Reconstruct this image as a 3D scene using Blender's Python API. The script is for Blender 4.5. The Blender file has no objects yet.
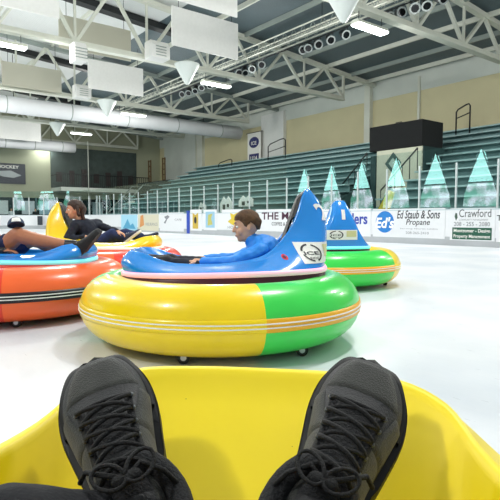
import bpy, bmesh, math, random
from mathutils import Vector, Matrix, noise
random.seed(7)
PI = math.pi
S = bpy.context.scene
C = S.collection

# ------------------------------------------------------------------ camera, world, exposure
EYE = 0.80
F = 520.0
cam_d = bpy.data.cameras.new('camera'); cam = bpy.data.objects.new('camera', cam_d); C.objects.link(cam)
cam_d.sensor_width = 36; cam_d.lens = 36*F/500; cam_d.clip_start = 0.02; cam_d.clip_end = 300
cam.location = (0, 0, EYE)
cam.rotation_euler = (math.radians(90-3.45), 0, 0)
S.camera = cam
S.view_settings.view_transform = 'Standard'; S.view_settings.look = 'None'
S.view_settings.gamma = 1; S.view_settings.use_curve_mapping = False
S.view_settings.exposure = 0.0
w = bpy.data.worlds.new('daylight'); S.world = w; w.use_nodes = True
w.node_tree.nodes['Background'].inputs[0].default_value = (0.86, 0.95, 1.0, 1)
w.node_tree.nodes['Background'].inputs[1].default_value = 0.5
LAMP_W = 190
GLOBE_W = 420

# ------------------------------------------------------------------ arena frame: s along the side boards (away), t across (towards the stands)
UX, UY = -0.611, 0.7916
NX, NY = 0.7916, 0.611
AROT = math.atan2(-UY, -UX)          # local +X runs along -s, local +Y along +t
def W(s, t, z=0): return Vector((UX*s + NX*t, UY*s + NY*t, z))
def dep(px, t):
    d = (px-250)/F; return t/(NX*d + NY)
def s_at(px, t):
    d = (px-250)/F; return dep(px, t)*(UY + UX*d)
def z_at(px, y, t): return EYE - (y-219)/F*dep(px, t)

# ------------------------------------------------------------------ materials
def lin(c):
    if isinstance(c, str):
        c = [int(c[i:i+2], 16)/255 for i in (0, 2, 4)]
    return tuple(((x/12.92) if x <= 0.04045 else ((x+0.055)/1.055)**2.4) for x in c) + (1,)
_m = {}
def mat(name, col, rough=0.5, metal=0.0, var=0.0, scale=8.0, bump=0.0, bscale=60.0, coat=0.0, emit=0.0, spec=0.5, sheen=0.0, ecol=None):
    if name in _m: return _m[name]
    m = bpy.data.materials.new(name); m.use_nodes = True; _m[name] = m
    nt = m.node_tree; b = nt.nodes['Principled BSDF']; c = lin(col)
    b.inputs['Base Color'].default_value = c; b.inputs['Roughness'].default_value = rough
    b.inputs['Metallic'].default_value = metal; b.inputs['Specular IOR Level'].default_value = spec
    b.inputs['Coat Weight'].default_value = coat; b.inputs['Coat Roughness'].default_value = 0.08
    b.inputs['Sheen Weight'].default_value = sheen
    if emit:
        b.inputs['Emission Color'].default_value = lin(ecol) if ecol else c; b.inputs['Emission Strength'].default_value = emit
    tc = nt.nodes.new('ShaderNodeTexCoord')
    if var:
        n = nt.nodes.new('ShaderNodeTexNoise'); n.inputs['Scale'].default_value = scale; n.inputs['Detail'].default_value = 5
        r = nt.nodes.new('ShaderNodeMapRange'); r.inputs['From Min'].default_value = 0.3; r.inputs['From Max'].default_value = 0.7
        r.inputs['To Min'].default_value = 1-var; r.inputs['To Max'].default_value = 1+var*0.5
        mx = nt.nodes.new('ShaderNodeVectorMath'); mx.operation = 'SCALE'; mx.inputs[0].default_value = c[:3]
        nt.links.new(tc.outputs['Object'], n.inputs['Vector']); nt.links.new(n.outputs['Fac'], r.inputs['Value'])
        nt.links.new(r.outputs['Result'], mx.inputs['Scale']); nt.links.new(mx.outputs['Vector'], b.inputs['Base Color'])
    if bump:
        n = nt.nodes.new('ShaderNodeTexNoise'); n.inputs['Scale'].default_value = bscale; n.inputs['Detail'].default_value = 4
        bp = nt.nodes.new('ShaderNodeBump'); bp.inputs['Strength'].default_value = bump; bp.inputs['Distance'].default_value = 0.01
        nt.links.new(tc.outputs['Object'], n.inputs['Vector']); nt.links.new(n.outputs['Fac'], bp.inputs['Height'])
        nt.links.new(bp.outputs['Normal'], b.inputs['Normal'])
    return m
def ribbed(name, col, axis=0, scale=12.0, strength=0.6, rough=0.5, dark=0.75):
    m = mat(name, col, rough); nt = m.node_tree; b = nt.nodes['Principled BSDF']
    tc = nt.nodes.new('ShaderNodeTexCoord'); wv = nt.nodes.new('ShaderNodeTexWave')
    wv.bands_direction = 'XYZ'[axis]; wv.inputs['Scale'].default_value = scale; wv.inputs['Distortion'].default_value = 0
    nt.links.new(tc.outputs['Object'], wv.inputs['Vector'])
    bp = nt.nodes.new('ShaderNodeBump'); bp.inputs['Strength'].default_value = strength; bp.inputs['Distance'].default_value = 0.03
    nt.links.new(wv.outputs['Fac'], bp.inputs['Height']); nt.links.new(bp.outputs['Normal'], b.inputs['Normal'])
    n = nt.nodes.new('ShaderNodeTexNoise'); n.inputs['Scale'].default_value = 0.8
    nt.links.new(tc.outputs['Object'], n.inputs['Vector'])
    mx = nt.nodes.new('ShaderNodeMix'); mx.data_type = 'RGBA'
    c = lin(col); mx.inputs[6].default_value = tuple(x*dark for x in c[:3])+(1,); mx.inputs[7].default_value = c
    nt.links.new(n.outputs['Fac'], mx.inputs[0]); nt.links.new(mx.outputs[2], b.inputs['Base Color'])
    return m
def clear(name, tint, gloss, rough=0.0):
    m = bpy.data.materials.new(name); m.use_nodes = True; nt = m.node_tree; nt.nodes.clear()
    o = nt.nodes.new('ShaderNodeOutputMaterial'); t = nt.nodes.new('ShaderNodeBsdfTransparent'); g = nt.nodes.new('ShaderNodeBsdfGlossy')
    t.inputs[0].default_value = tint; g.inputs[0].default_value = (1, 1, 1, 1); g.inputs['Roughness'].default_value = rough
    mx = nt.nodes.new('ShaderNodeMixShader'); mx.inputs[0].default_value = gloss
    nt.links.new(t.outputs[0], mx.inputs[1]); nt.links.new(g.outputs[0], mx.inputs[2]); nt.links.new(mx.outputs[0], o.inputs[0])
    return m
def emis(name, col, k, col2=None, scale=1.0):
    m = bpy.data.materials.new(name); m.use_nodes = True; nt = m.node_tree; nt.nodes.clear()
    o = nt.nodes.new('ShaderNodeOutputMaterial'); e = nt.nodes.new('ShaderNodeEmission'); e.inputs[0].default_value = lin(col); e.inputs[1].default_value = k
    if col2:
        tc = nt.nodes.new('ShaderNodeTexCoord'); n = nt.nodes.new('ShaderNodeTexNoise'); n.inputs['Scale'].default_value = scale; n.inputs['Detail'].default_value = 6
        r = nt.nodes.new('ShaderNodeValToRGB'); r.color_ramp.elements[0].position = 0.42; r.color_ramp.elements[1].position = 0.58
        r.color_ramp.elements[0].color = lin(col2); r.color_ramp.elements[1].color = lin(col)
        nt.links.new(tc.outputs['Object'], n.inputs['Vector']); nt.links.new(n.outputs['Fac'], r.inputs['Fac']); nt.links.new(r.outputs[0], e.inputs[0])
    nt.links.new(e.outputs[0], o.inputs[0]); return m

M_yellow = mat('yellow_vinyl', 'FFDC00', 0.28, var=0.06, scale=3, coat=0.25)
M_green = mat('green_vinyl', '3BE052', 0.28, var=0.06, scale=3, coat=0.25)
M_orange = mat('orange_vinyl', 'FF6A2C', 0.28, var=0.06, scale=3, coat=0.25)
M_red = mat('red_vinyl', 'F0391E', 0.3, var=0.06, scale=3, coat=0.25)
M_gold = mat('gold_band', 'F7B51B', 0.35)
M_black = mat('black_band', '131118', 0.4)
M_white = mat('white_trim', 'F4F2EC', 0.4)
M_blue = mat('blue_fibreglass', '1A8CE6', 0.2, coat=0.5)
M_yhull = mat('yellow_fibreglass', 'FFD800', 0.3, coat=0.3)
M_pink = mat('pink_light_strip', 'FFC4DC', 0.3, emit=0.35)
M_cyan = mat('cyan_light_strip', '7FF0F4', 0.3, emit=0.5)
M_maroon = mat('maroon_rubber', '4A0A1E', 0.35)
M_rubber = mat('black_rubber', '101114', 0.6, bump=0.1)
M_chassis = mat('dark_chassis', '17181B', 0.7)
M_pad = mat('black_seat_vinyl', '0E0F12', 0.45, bump=0.1, bscale=200)
M_steel = mat('painted_steel', 'DADCCF', 0.5, var=0.08, scale=1.0)
M_steel2 = mat('grey_steel', '98A29C', 0.5, var=0.1, scale=1.0)
M_panel = mat('white_panel', 'E6E6E2', 0.7, var=0.03)
M_panelb = ribbed('beige_ribbed_panel', 'BDBBAA', 0, 6.0, 0.4, 0.7, 0.9)
M_duct = mat('white_duct_fabric', 'E2E4E6', 0.6, var=0.05, scale=1)
M_dark = mat('dark_steel', '14181A', 0.5)
M_lens = mat('lamp_lens', '0B0D10', 0.15)
M_text_k = mat('black_lettering', '26262C', 0.5)
M_text_b = mat('blue_lettering', '1E55B8', 0.5)
M_text_g = mat('grey_lettering', '8E9096', 0.6)
M_skin = mat('skin', 'E4AE8C', 0.5, var=0.08, scale=20)
M_skin2 = mat('tanned_skin', 'B87856', 0.5, var=0.08, scale=20)

# ------------------------------------------------------------------ mesh collector
class MB:
    def __init__(self): self.v = []; self.f = []; self.mi = []; self.sm = []
    def add(self, vs, fs, mi=0, smooth=False):
        o = len(self.v); self.v += [Vector(p) for p in vs]
        for f in fs: self.f.append([i+o for i in f]); self.mi.append(mi); self.sm.append(smooth)
        return self
    def box(self, c, s, rot=None, mi=0):
        hx, hy, hz = s[0]/2, s[1]/2, s[2]/2; c = Vector(c)
        P = [Vector((x, y, z)) for x in (-hx, hx) for y in (-hy, hy) for z in (-hz, hz)]
        if rot is not None: P = [rot @ p for p in P]
        return self.add([c+p for p in P], [(0, 1, 3, 2), (4, 6, 7, 5), (0, 4, 5, 1), (2, 3, 7, 6), (0, 2, 6, 4), (1, 5, 7, 3)], mi)
    def bar(self, p0, p1, w_, h_, mi=0):
        p0 = Vector(p0); p1 = Vector(p1); d = p1-p0
        q = d.to_track_quat('X', 'Z').to_matrix()
        return self.box((p0+p1)/2, (d.length, w_, h_), q, mi)
    def tube(self, pts, r, n=8, closed=False, mi=0, caps=True):
        pts = [Vector(p) for p in pts]; k = len(pts); rs = r if isinstance(r, (list, tuple)) else [r]*k
        rings = []; up = None
        for i, p in enumerate(pts):
            a = pts[(i-1) % k] if (closed or i > 0) else p; b = pts[(i+1) % k] if (closed or i < k-1) else p
            d = (b-a).normalized()
            if up is None:
                up = Vector((0, 0, 1)) if abs(d.z) < 0.9 else Vector((1, 0, 0))
            x = d.cross(up).normalized(); y = x.cross(d).normalized(); up = y
            rings.append([p + (x*math.cos(2*PI*j/n) + y*math.sin(2*PI*j/n))*rs[i] for j in range(n)])
        vs = [q for rg in rings for q in rg]; fs = []
        for i in range(k if closed else k-1):
            for j in range(n):
                a = i*n+j; b = i*n+(j+1) % n; c = ((i+1) % k)*n+(j+1) % n; d = ((i+1) % k)*n+j
                fs.append((a, b, c, d))
        self.add(vs, fs, mi, True)
        if caps and not closed:
            self.add(rings[0], [tuple(range(n))[::-1]], mi); self.add(rings[-1], [tuple(range(n))], mi)
        return self
    def grid(self, rows, closed_u=False, mi=0, smooth=True, flip=False):
        n = len(rows[0]); vs = [p for r in rows for p in r]; fs = []
        for i in range(len(rows)-1):
            for j in range(n if closed_u else n-1):
                a = i*n+j; b = i*n+(j+1) % n; c = (i+1)*n+(j+1) % n; d = (i+1)*n+j
                fs.append((d, c, b, a) if flip else (a, b, c, d))
        return self.add(vs, fs, mi, smooth)
    def lathe(self, prof, n=24, c=(0, 0, 0), mi=0, smooth=True):
        c = Vector(c)
        return self.grid([[c+Vector((r*math.cos(2*PI*j/n), r*math.sin(2*PI*j/n), z)) for j in range(n)] for r, z in prof], True, mi, smooth)
    def prism(self, poly, z0, z1, axis='z', mi=0):
        def P(p, z): return Vector((p[0], p[1], z)) if axis == 'z' else Vector((p[0], z, p[1]))
        n = len(poly); vs = [P(p, z0) for p in poly]+[P(p, z1) for p in poly]
        return self.add(vs, [tuple(range(n))[::-1], tuple(range(n, 2*n))]+[(i, (i+1) % n, n+(i+1) % n, n+i) for i in range(n)], mi)
    def build(self, name, m, parent=None, loc=None, rz=0, bevel=0, fixn=True):
        me = bpy.data.meshes.new(name)
        me.from_pydata([tuple(v) for v in self.v], [], self.f)
        for mm in (m if isinstance(m, (list, tuple)) else [m]): me.materials.append(mm)
        for p, i, s_ in zip(me.polygons, self.mi, self.sm): p.material_index = i; p.use_smooth = s_
        if fixn:
            bm = bmesh.new(); bm.from_mesh(me); bmesh.ops.remove_doubles(bm, verts=bm.verts, dist=1e-6)
            bmesh.ops.recalc_face_normals(bm, faces=bm.faces); bm.to_mesh(me); bm.free()
        o = bpy.data.objects.new(name, me); C.objects.link(o)
        if loc is not None: o.location = loc
        o.rotation_euler.z = rz
        if parent: o.parent = parent
        if bevel:
            b = o.modifiers.new('bevel', 'BEVEL'); b.width = bevel; b.segments = 2; b.limit_method = 'ANGLE'
        return o
def tag(o, label=None, cat=None, group=None, kind=None):
    if label: o['label'] = label
    if cat: o['category'] = cat
    if group: o['group'] = group
    if kind: o['kind'] = kind
    return o
def empty(name, loc, rz=0, label=None, cat=None, group=None):
    o = bpy.data.objects.new(name, None); C.objects.link(o); o.location = loc; o.rotation_euler.z = rz; o.empty_display_size = 0.1
    return tag(o, label, cat, group)
def athing(name, label, cat, s, t, z=0, group=None): return empty(name, W(s, t, z), AROT, label, cat, group)
def aobj(mb, name, m, s, t, z=0, **k): return mb.build(name, m, None, W(s, t, z), AROT, **k)
def struct(o): o['kind'] = 'structure'; return o

_t = {}
def text_raw(s_, bold=0.0, shear=0.0, dense=False):
    key = (s_, bold, shear, dense)
    if key in _t: return _t[key]
    cu = bpy.data.curves.new('lettering', 'FONT'); cu.body = s_; cu.offset = bold; cu.shear = shear; cu.resolution_u = 3
    ob = bpy.data.objects.new('lettering', cu); C.objects.link(ob)
    bpy.context.view_layer.update()
    me = bpy.data.meshes.new_from_object(ob.evaluated_get(bpy.context.evaluated_depsgraph_get()))
    if dense:
        bm = bmesh.new(); bm.from_mesh(me); bmesh.ops.triangulate(bm, faces=bm.faces)
        bmesh.ops.subdivide_edges(bm, edges=bm.edges, cuts=3, use_grid_fill=True); bm.to_mesh(me); bm.free()
    vs = [v.co.copy() for v in me.vertices]; fs = [tuple(p.vertices) for p in me.polygons]
    bpy.data.objects.remove(ob); bpy.data.curves.remove(cu); bpy.data.meshes.remove(me)
    x0 = min(v.x for v in vs); x1 = max(v.x for v in vs); y0 = min(v.y for v in vs); y1 = max(v.y for v in vs)
    vs = [((v.x-x0)/(x1-x0), (v.y-y0)/(y1-y0)) for v in vs]
    _t[key] = (vs, fs, (x1-x0)/(y1-y0)); return _t[key]
def text_on(mb, s_, f, bold=0.0, shear=0.0, mi=0, dense=False):
    """f maps (x,y) in the unit square to a point"""
    vs, fs, _ = text_raw(s_, bold, shear, dense)
    mb.add([f(x, y) for x, y in vs], fs, mi)

# ------------------------------------------------------------------ setting
ice = mat('ice', 'EEF1F5', 0.32, spec=0.35)
nt = ice.node_tree; b = nt.nodes['Principled BSDF']; tc = nt.nodes.new('ShaderNodeTexCoord')
n1 = nt.nodes.new('ShaderNodeTexNoise'); n1.inputs['Scale'].default_value = 0.7; n1.inputs['Detail'].default_value = 8
mp = nt.nodes.new('ShaderNodeMapping'); mp.inputs['Scale'].default_value = (1, 9, 1); mp.inputs['Rotation'].default_value = (0, 0, 0.5)
n2 = nt.nodes.new('ShaderNodeTexNoise'); n2.inputs['Scale'].default_value = 6; n2.inputs['Detail'].default_value = 8
cr = nt.nodes.new('ShaderNodeValToRGB'); cr.color_ramp.elements[0].position = 0.35; cr.color_ramp.elements[1].position = 0.62
cr.color_ramp.elements[0].color = lin('D2D9E1'); cr.color_ramp.elements[1].color = lin('E9EBEE')
nt.links.new(tc.outputs['Object'], n1.inputs['Vector']); nt.links.new(tc.outputs['Object'], mp.inputs['Vector']); nt.links.new(mp.outputs[0], n2.inputs['Vector'])
nt.links.new(n1.outputs['Fac'], cr.inputs['Fac']); nt.links.new(cr.outputs[0], b.inputs['Base Color'])
rr = nt.nodes.new('ShaderNodeMapRange'); rr.inputs['To Min'].default_value = 0.18; rr.inputs['To Max'].default_value = 0.5
nt.links.new(n2.outputs['Fac'], rr.inputs['Value']); nt.links.new(rr.outputs[0], b.inputs['Roughness'])
bp = nt.nodes.new('ShaderNodeBump'); bp.inputs['Strength'].default_value = 0.06; bp.inputs['Distance'].default_value = 0.01
nt.links.new(n2.outputs['Fac'], bp.inputs['Height']); nt.links.new(bp.outputs[0], b.inputs['Normal'])

TB = 14.2; SE = 45.0; RC = 8.5; T0 = -11.8
path = [(s, TB) for s in [-9+1.25*i for i in range(37)]]          # straight side boards
path = [p for p in path if p[0] < SE-RC] + [(SE-RC, TB)]
na = 11
for i in range(1, na+1):
    a = PI/2*(1-i/na); path.append((SE-RC+RC*math.cos(a), TB-RC+RC*math.sin(a)))
tt = TB-RC-1.25
while tt > -3.0: path.append((SE, tt)); tt -= 1.25
far = [(SE, T0+RC)] + [(SE-RC+RC*math.cos(a), T0+RC-RC*math.sin(a)) for a in [PI/2*i/8 for i in range(1, 9)]] + [(-9, T0)]
mb = MB(); poly = path+far
mb.add([Vector((-s, t, 0)) for s, t in poly], [tuple(range(len(poly)))])
o = struct(aobj(mb, 'floor', ice, 0, 0, 0)); o['label'] = 'white ice of the rink'
mb = MB(); mb.box((-20, 3, -0.06), (80, 60, 0.08))
o = struct(aobj(mb, 'floor', mat('concrete', '6B706E', 0.8, var=0.15, scale=1), 0, 0, 0))

TW = 26.5; SW = 50.0; RZ = lambda t: 9.35 + 0.08*(TW-abs(t-1.2)-1.2)   # roof height over t
deck_l = ribbed('lit_roof_deck', 'E9ECEA', 1, 5.0, 0.6, 0.5, 0.85)  # one roof deck: its bright and shaded zones are painted as two tones
deck_d = ribbed('shaded_roof_deck', '5E6F75', 1, 5.0, 0.6, 0.5, 0.7)
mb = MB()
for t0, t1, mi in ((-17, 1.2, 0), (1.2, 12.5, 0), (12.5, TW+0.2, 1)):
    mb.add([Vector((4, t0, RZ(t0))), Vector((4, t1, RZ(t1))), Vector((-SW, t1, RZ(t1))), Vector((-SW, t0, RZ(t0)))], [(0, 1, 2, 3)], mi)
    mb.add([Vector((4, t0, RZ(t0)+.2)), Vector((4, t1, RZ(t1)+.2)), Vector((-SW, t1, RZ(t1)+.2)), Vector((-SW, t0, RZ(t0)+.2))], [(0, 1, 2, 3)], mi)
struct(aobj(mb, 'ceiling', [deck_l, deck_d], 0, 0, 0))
wall_b = ribbed('beige_wall_cladding', 'DDD4AC', 0, 5.0, 0.35, 0.7, 0.85)
wall_w = mat('white_wall_paint', 'D6DBD3', 0.7, var=0.08, scale=0.6)
mb = MB(); mb.box((-24, TW+0.15, 4.1), (60, 0.3, 8.3)); mb.box((-24, TW+0.12, 8.85), (60, 0.3, 1.3), mi=1)
struct(aobj(mb, 'wall_right', [wall_b, wall_w], 0, 0, 0))
mb = MB(); mb.box((-SW-0.15, 5, 5.5), (0.3, 43, 11))
struct(aobj(mb, 'wall_back', mat('olive_wall_paint', 'A9AC93', 0.7, var=0.08, scale=0.5), 0, 0, 0))
# opposite wall with its pointed windows (what the rink glass mirrors)
mb = MB(); mb.box((-29, -16.2, 5), (42, 0.3, 10))
struct(aobj(mb, 'wall_left', mat('teal_wall_paint', '33504E', 0.8, var=0.1, scale=0.5), 0, 0, 0))
win_top = emis('daylight_pane', 'B8FFF8', 3.6); win_low = emis('daylight_garden_pane', 'E8F4FF', 3.0, '5FA890', 0.9)
for i in range(7):
    sc = 24.2 + i*4.5
    if sc > 49: break
    o = empty('window_%d' % (i+1), W(sc, -16.0, 0), AROT); struct(o)
    mb = MB(); mb.prism([(-1.15, 4.1), (1.15, 4.1), (0.35, 6.6), (-0.0, 7.0), (-0.35, 6.6)], 0.0, 0.04, 'y'); mb.build('window_pane', win_top, o)
    mb = MB(); mb.prism([(-1.6, 1.9), (1.6, 1.9), (1.5, 3.0), (1.15, 3.95), (-1.15, 3.95), (-1.5, 3.0)], 0.0, 0.04, 'y'); mb.build('window_pane', win_low, o)
    mb = MB(); mb.bar((-1.3, 0.05, 4.02), (1.3, 0.05, 4.02), 0.1, 0.14); mb.bar((-1.25, .05, 4.05), (0, .05, 7.15), .1, .1); mb.bar((1.25, .05, 4.05), (0, .05, 7.15), .1, .1)
    mb.build('window_frame', M_dark, o)

# ------------------------------------------------------------------ rink boards and glass
board_w = mat('white_board', 'EDEEF1', 0.35, var=0.02)
kick = mat('grey_kickplate', 'B9BCC0', 0.5, var=0.08, scale=2)
glassm = clear('rink_glass', (0.92, 0.975, 0.97, 1), 0.13)
postm = mat('aluminium_post', 'D5DCDC', 0.35, metal=0.3)
bt = athing('rink_boards', 'white dasher boards with clear glass running round the rink', 'rink boards', 0, 0, 0)
def strip(off0, off1, z0, z1):
    m_ = MB(); rows = [[], [], [], []]; k = len(path)
    for i, (s, t) in enumerate(path):
        a = path[max(i-1, 0)]; b_ = path[min(i+1, k-1)]
        d = Vector((b_[0]-a[0], b_[1]-a[1])).normalized(); nn = Vector((-d.y, d.x))      # to the left of travel = outwards
        for r, (of, z) in zip(rows, ((off0, z0), (off0, z1), (off1, z1), (off1, z0))):
            r.append(Vector((-(s+nn.x*of), t+nn.y*of, z)))
    rows.append(rows[0]); m_.grid([[rows[j][i] for j in range(5)] for i in range(k)], False, 0, False); return m_
strip(0.0, 0.12, 0.26, 1.05).build('board', board_w, bt)
strip(-0.012, 0.13, 0.0, 0.26).build('kickplate', kick, bt)
strip(-0.015, 0.14, 1.05, 1.085).build('cap_rail', mat('pale_cap_rail', 'C7D4DA', 0.4), bt)
for i, (s, t) in enumerate(path):
    if s < 3: continue
    mb = MB(); mb.box((-s, t+0.05 if t == TB else t, 1.085+0.68), (0.045, 0.06, 1.36)); mb.build('post', postm, bt, bevel=0.006)
    if i < len(path)-1:
        s2, t2 = path[i+1]; mb = MB(); mb.bar((-s, t+.05, 1.085+0.92), (-s2, t2+.05, 1.085+0.92), 0.012, 1.84); mb.build('glass_pane', glassm, bt)
# blue line on the boards
mb = MB(); mb.box((0, -0.012, 0.62), (0.3, 0.02, 1.2)); tag(aobj(mb, 'blue_line_marker', mat('blue_line', '1E46B4', 0.4), s_at(188.5, TB), TB), 'narrow blue stripe standing upright on the white boards', 'marker')

def adthing(label, px0, px1, y0, y1, m=None, name='advert_panel'):
    """flat sign on the boards between two pixels columns of the photograph; returns thing and mapper"""
    s0 = s_at(px0, TB); s1 = s_at(px1, TB); pm = (px0+px1)/2; sc = (s0+s1)/2
    z1 = EYE-(y0-219)/F*dep(pm, TB); z0 = EYE-(y1-219)/F*dep(pm, TB)
    e = athing(name, label, 'advert', sc, TB, z0); hw = (s0-s1)/2; h = z1-z0
    mb = MB(); mb.box((0, -0.008, h/2), (2*hw, 0.01, h)); mb.build('sheet', m or board_w, e)
    def sub(px0_, px1_, y0_, y1_):
        a0 = -(s_at(px0_, TB)-sc); a1 = -(s_at(px1_, TB)-sc); pp = (px0_+px1_)/2
        zz1 = EYE-(y0_-219)/F*dep(pp, TB)-z0; zz0 = EYE-(y1_-219)/F*dep(pp, TB)-z0
        return lambda x, y: Vector((a0+(a1-a0)*x, -0.017, zz0+(zz1-zz0)*y))
    return e, sub
def put_text(e, f, s_, m, bold=0.0, shear=0.0, name='lettering'):
    mb = MB(); text_on(mb, s_, f, bold, shear); return mb.build(name, m, e)
def put_poly(e, f, pts, m, name='logo', dy=0):
    mb = MB(); mb.add([f(x, y)+Vector((0, dy, 0)) for x, y in pts], [tuple(range(len(pts)))]); return mb.build(name, m, e)
def circle(n=28, r=0.5, c=(0.5, 0.5)): return [(c[0]+r*math.cos(2*PI*i/n), c[1]+r*math.sin(2*PI*i/n)) for i in range(n)]

e, f = adthing('white board advert with plum capital lettering beside the blue fin numbered 2', 256, 312, 209.5, 232)
put_text(e, f(262, 302, 212.5, 220), 'THE MILL', mat('plum_lettering', '4A1B38', .5), 0.02); put_text(e, f(272, 292, 222.5, 226), 'COFFEE & TEA', M_text_k, 0.01)
e, f = adthing('white board advert with one bold blue word, partly behind blue fin numbered 1', 316, 371, 209.3, 236)
put_text(e, f(334.5, 367.5, 213.5, 224.5), 'Builders', mat('royal_blue_lettering', '2A3FA8', .5), 0.025)
e, f = adthing('propane advert on the boards with round blue logo', 373, 445, 209, 238)
put_poly(e, f(376, 394, 211.5, 233), circle(), mat('logo_blue', '1F7FD0', .4)); put_text(e, lambda x, y, g=f(375.5, 394.5, 217.5, 228.5): g(x, y)+Vector((0, -0.006, 0)), "Ed's", mat('white_lettering', 'FFFFFF', .5), 0.03, 0.2)
put_text(e, f(397, 440, 210.5, 219), 'Ed Staub & Sons', M_text_k, 0.012, 0.25); put_text(e, f(406, 430, 219.5, 227), 'Propane', M_text_k, 0.008, 0.25)
put_text(e, f(400, 438, 228.5, 230), 'Serving North Idaho', M_text_g); put_text(e, f(406, 429, 232, 234.5), '208-265-2410', M_text_g)
e, f = adthing('white board advert with dark green lower panel, near the right edge', 450, 495, 208.5, 241)
put_text(e, f(459, 491, 209.5, 217.5), 'Crawford', mat('charcoal_lettering', '4A4E50', .5)); put_text(e, f(459, 488, 219.3, 221), 'COMMUNITY MANAGEMENT', M_text_g)
put_poly(e, f(454.5, 457.5, 213, 221), [(0.5, 0), (1, .4), (.8, .9), (.3, 1), (0, .5)], mat('leaf_green', '41584A', .5)); put_text(e, f(454, 490, 222.3, 226.5), '208 - 255 - 2080', M_text_g, 0.01)
put_poly(e, f(452.5, 492, 228, 240), [(0, 0), (1, 0), (1, 1), (0, 1)], mat('sign_green', '1B5B45', .5), 'green_panel')
g = f(454, 490.5, 229.3, 233.8); put_text(e, lambda x, y: g(x, y)+Vector((0, -.005, 0)), 'Montgomer - Design', M_white, 0.02)
g2 = f(454, 490.5, 235, 239.3); put_text(e, lambda x, y: g2(x, y)+Vector((0, -.005, 0)), 'Property Management', M_white, 0.02)
e, f = adthing('white board advert cut by the right edge of the photograph', 496.5, 540, 208.5, 243)
put_text(e, f(496.8, 501.5, 215.5, 221), 'T', M_text_k, 0.01)
e, f = adthing('white board advert with small yellow bird logo', 222, 244, 209.8, 230)
put_poly(e, f(228, 240, 212, 226), [(0, .3), (.3, .1), (.6, 0), (1, .3), (.8, .7), (1, 1), (.5, .8), (.2, .9), (.3, .5)], mat('bird_yellow', 'E2C53B', .5)); put_text(e, f(228, 240, 226.2, 229), 'HOTEL', M_text_g)
e, f = adthing('board advert with blue, green and yellow picture', 204, 217, 210, 230.5)
put_poly(e, f(206, 215, 212, 228), [(0, 0), (1, 0), (1, 1), (0, 1)], mat('picture_blue', '9CC6DE', .5)); put_poly(e, f(208, 213, 214, 226), [(0, 0), (1, .1), (.7, .6), (1, 1), (.1, .9)], mat('picture_yellow', 'C9C46A', .5), dy=-.005)
e, f = adthing('small board advert with mustard square logo', 190.5, 202, 210, 231)
put_poly(e, f(193, 198.5, 213, 229), [(0, 0), (1, 0), (1, 1), (.5, .85), (0, 1)], mat('mustard', 'D3B348', .5)); put_poly(e, f(194.5, 197, 217, 224), circle(12), M_text_k, dy=-.005)
e, f = adthing('white board advert with grey line drawing of a bird', 160, 184, 213, 231.5)
put_poly(e, f(164, 170, 215.5, 224), [(0, .1), (.3, 0), (.6, .5), (1, .8), (.7, 1), (.1, .8), (.4, .5)], M_text_g); put_text(e, f(175, 182, 219, 221), 'CAFE', M_text_g)
e, f = adthing('tan board advert with orange logo and grey lettering', 138.5, 159, 214, 231, mat('tan_sheet', 'DAD5BE', .6))
put_poly(e, f(140, 144.5, 215, 228), [(0, 0), (1, .2), (.8, 1), (.2, .9)], mat('logo_orange', 'D99453', .5)); put_text(e, f(146, 158, 223, 226), 'INSURANCE', M_text_g)
e, f = adthing('pale blue picture advert on the boards by the corner', 121.5, 137.5, 214.5, 230.5, mat('sky_sheet', 'A9DAEE', .5))
put_poly(e, f(123, 136, 218, 229), [(0, 0), (1, 0), (.8, .5), (.6, .3), (.4, .9), (.2, .4)], mat('picture_teal', '4FA3C8', .5))

# adverts on the far end boards
for k, (px, wd, col, lab) in enumerate(((8, 1.9, 'D9DDE2', 'pale grey advert on the far end boards'), (33, 1.6, '26303A', 'nearly black advert on the far end boards'), (50, 1.3, 'E3E0E6', 'white advert with purple picture on the far end boards'))):
    d = (px-250)/F; D = (SE)/(UY+UX*d); t = D*(NX*d+NY)
    if t > TB-RC: t_ = t
    o = athing('advert_panel', lab, 'advert', SE, min(t, 5.6) if k < 1 else t, 0.3)
    if t > TB-RC:
        a = math.asin(min(1, (t-(TB-RC))/RC)); o.location = W(SE-RC+RC*math.cos(a)-0.02, t, 0.3); o.rotation_euler.z = AROT+PI/2-a+PI
        o.rotation_euler.z = AROT - (PI/2 - a) + PI*0
        mb = MB(); mb.box((0, -0.05, 0.35), (wd, 0.02, 0.7)); mb.build('sheet', mat('end_sheet_%d' % k, col, .5), o)
    else:
        o.rotation_euler.z = AROT - PI/2
        mb = MB(); mb.box((0, -0.03, 0.35), (wd, 0.02, 0.7)); mb.build('sheet', mat('end_sheet_%d' % k, col, .5), o)
    mb = MB(); text_on(mb, 'ICE' if k == 0 else 'RINK', lambda x, y: Vector((-wd*.35+wd*.7*x, -0.075 if t > TB-RC else -.05, 0.25+0.25*y)), 0.02)
    mb.build('lettering', M_text_k if k != 1 else M_text_g, o)

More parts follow.
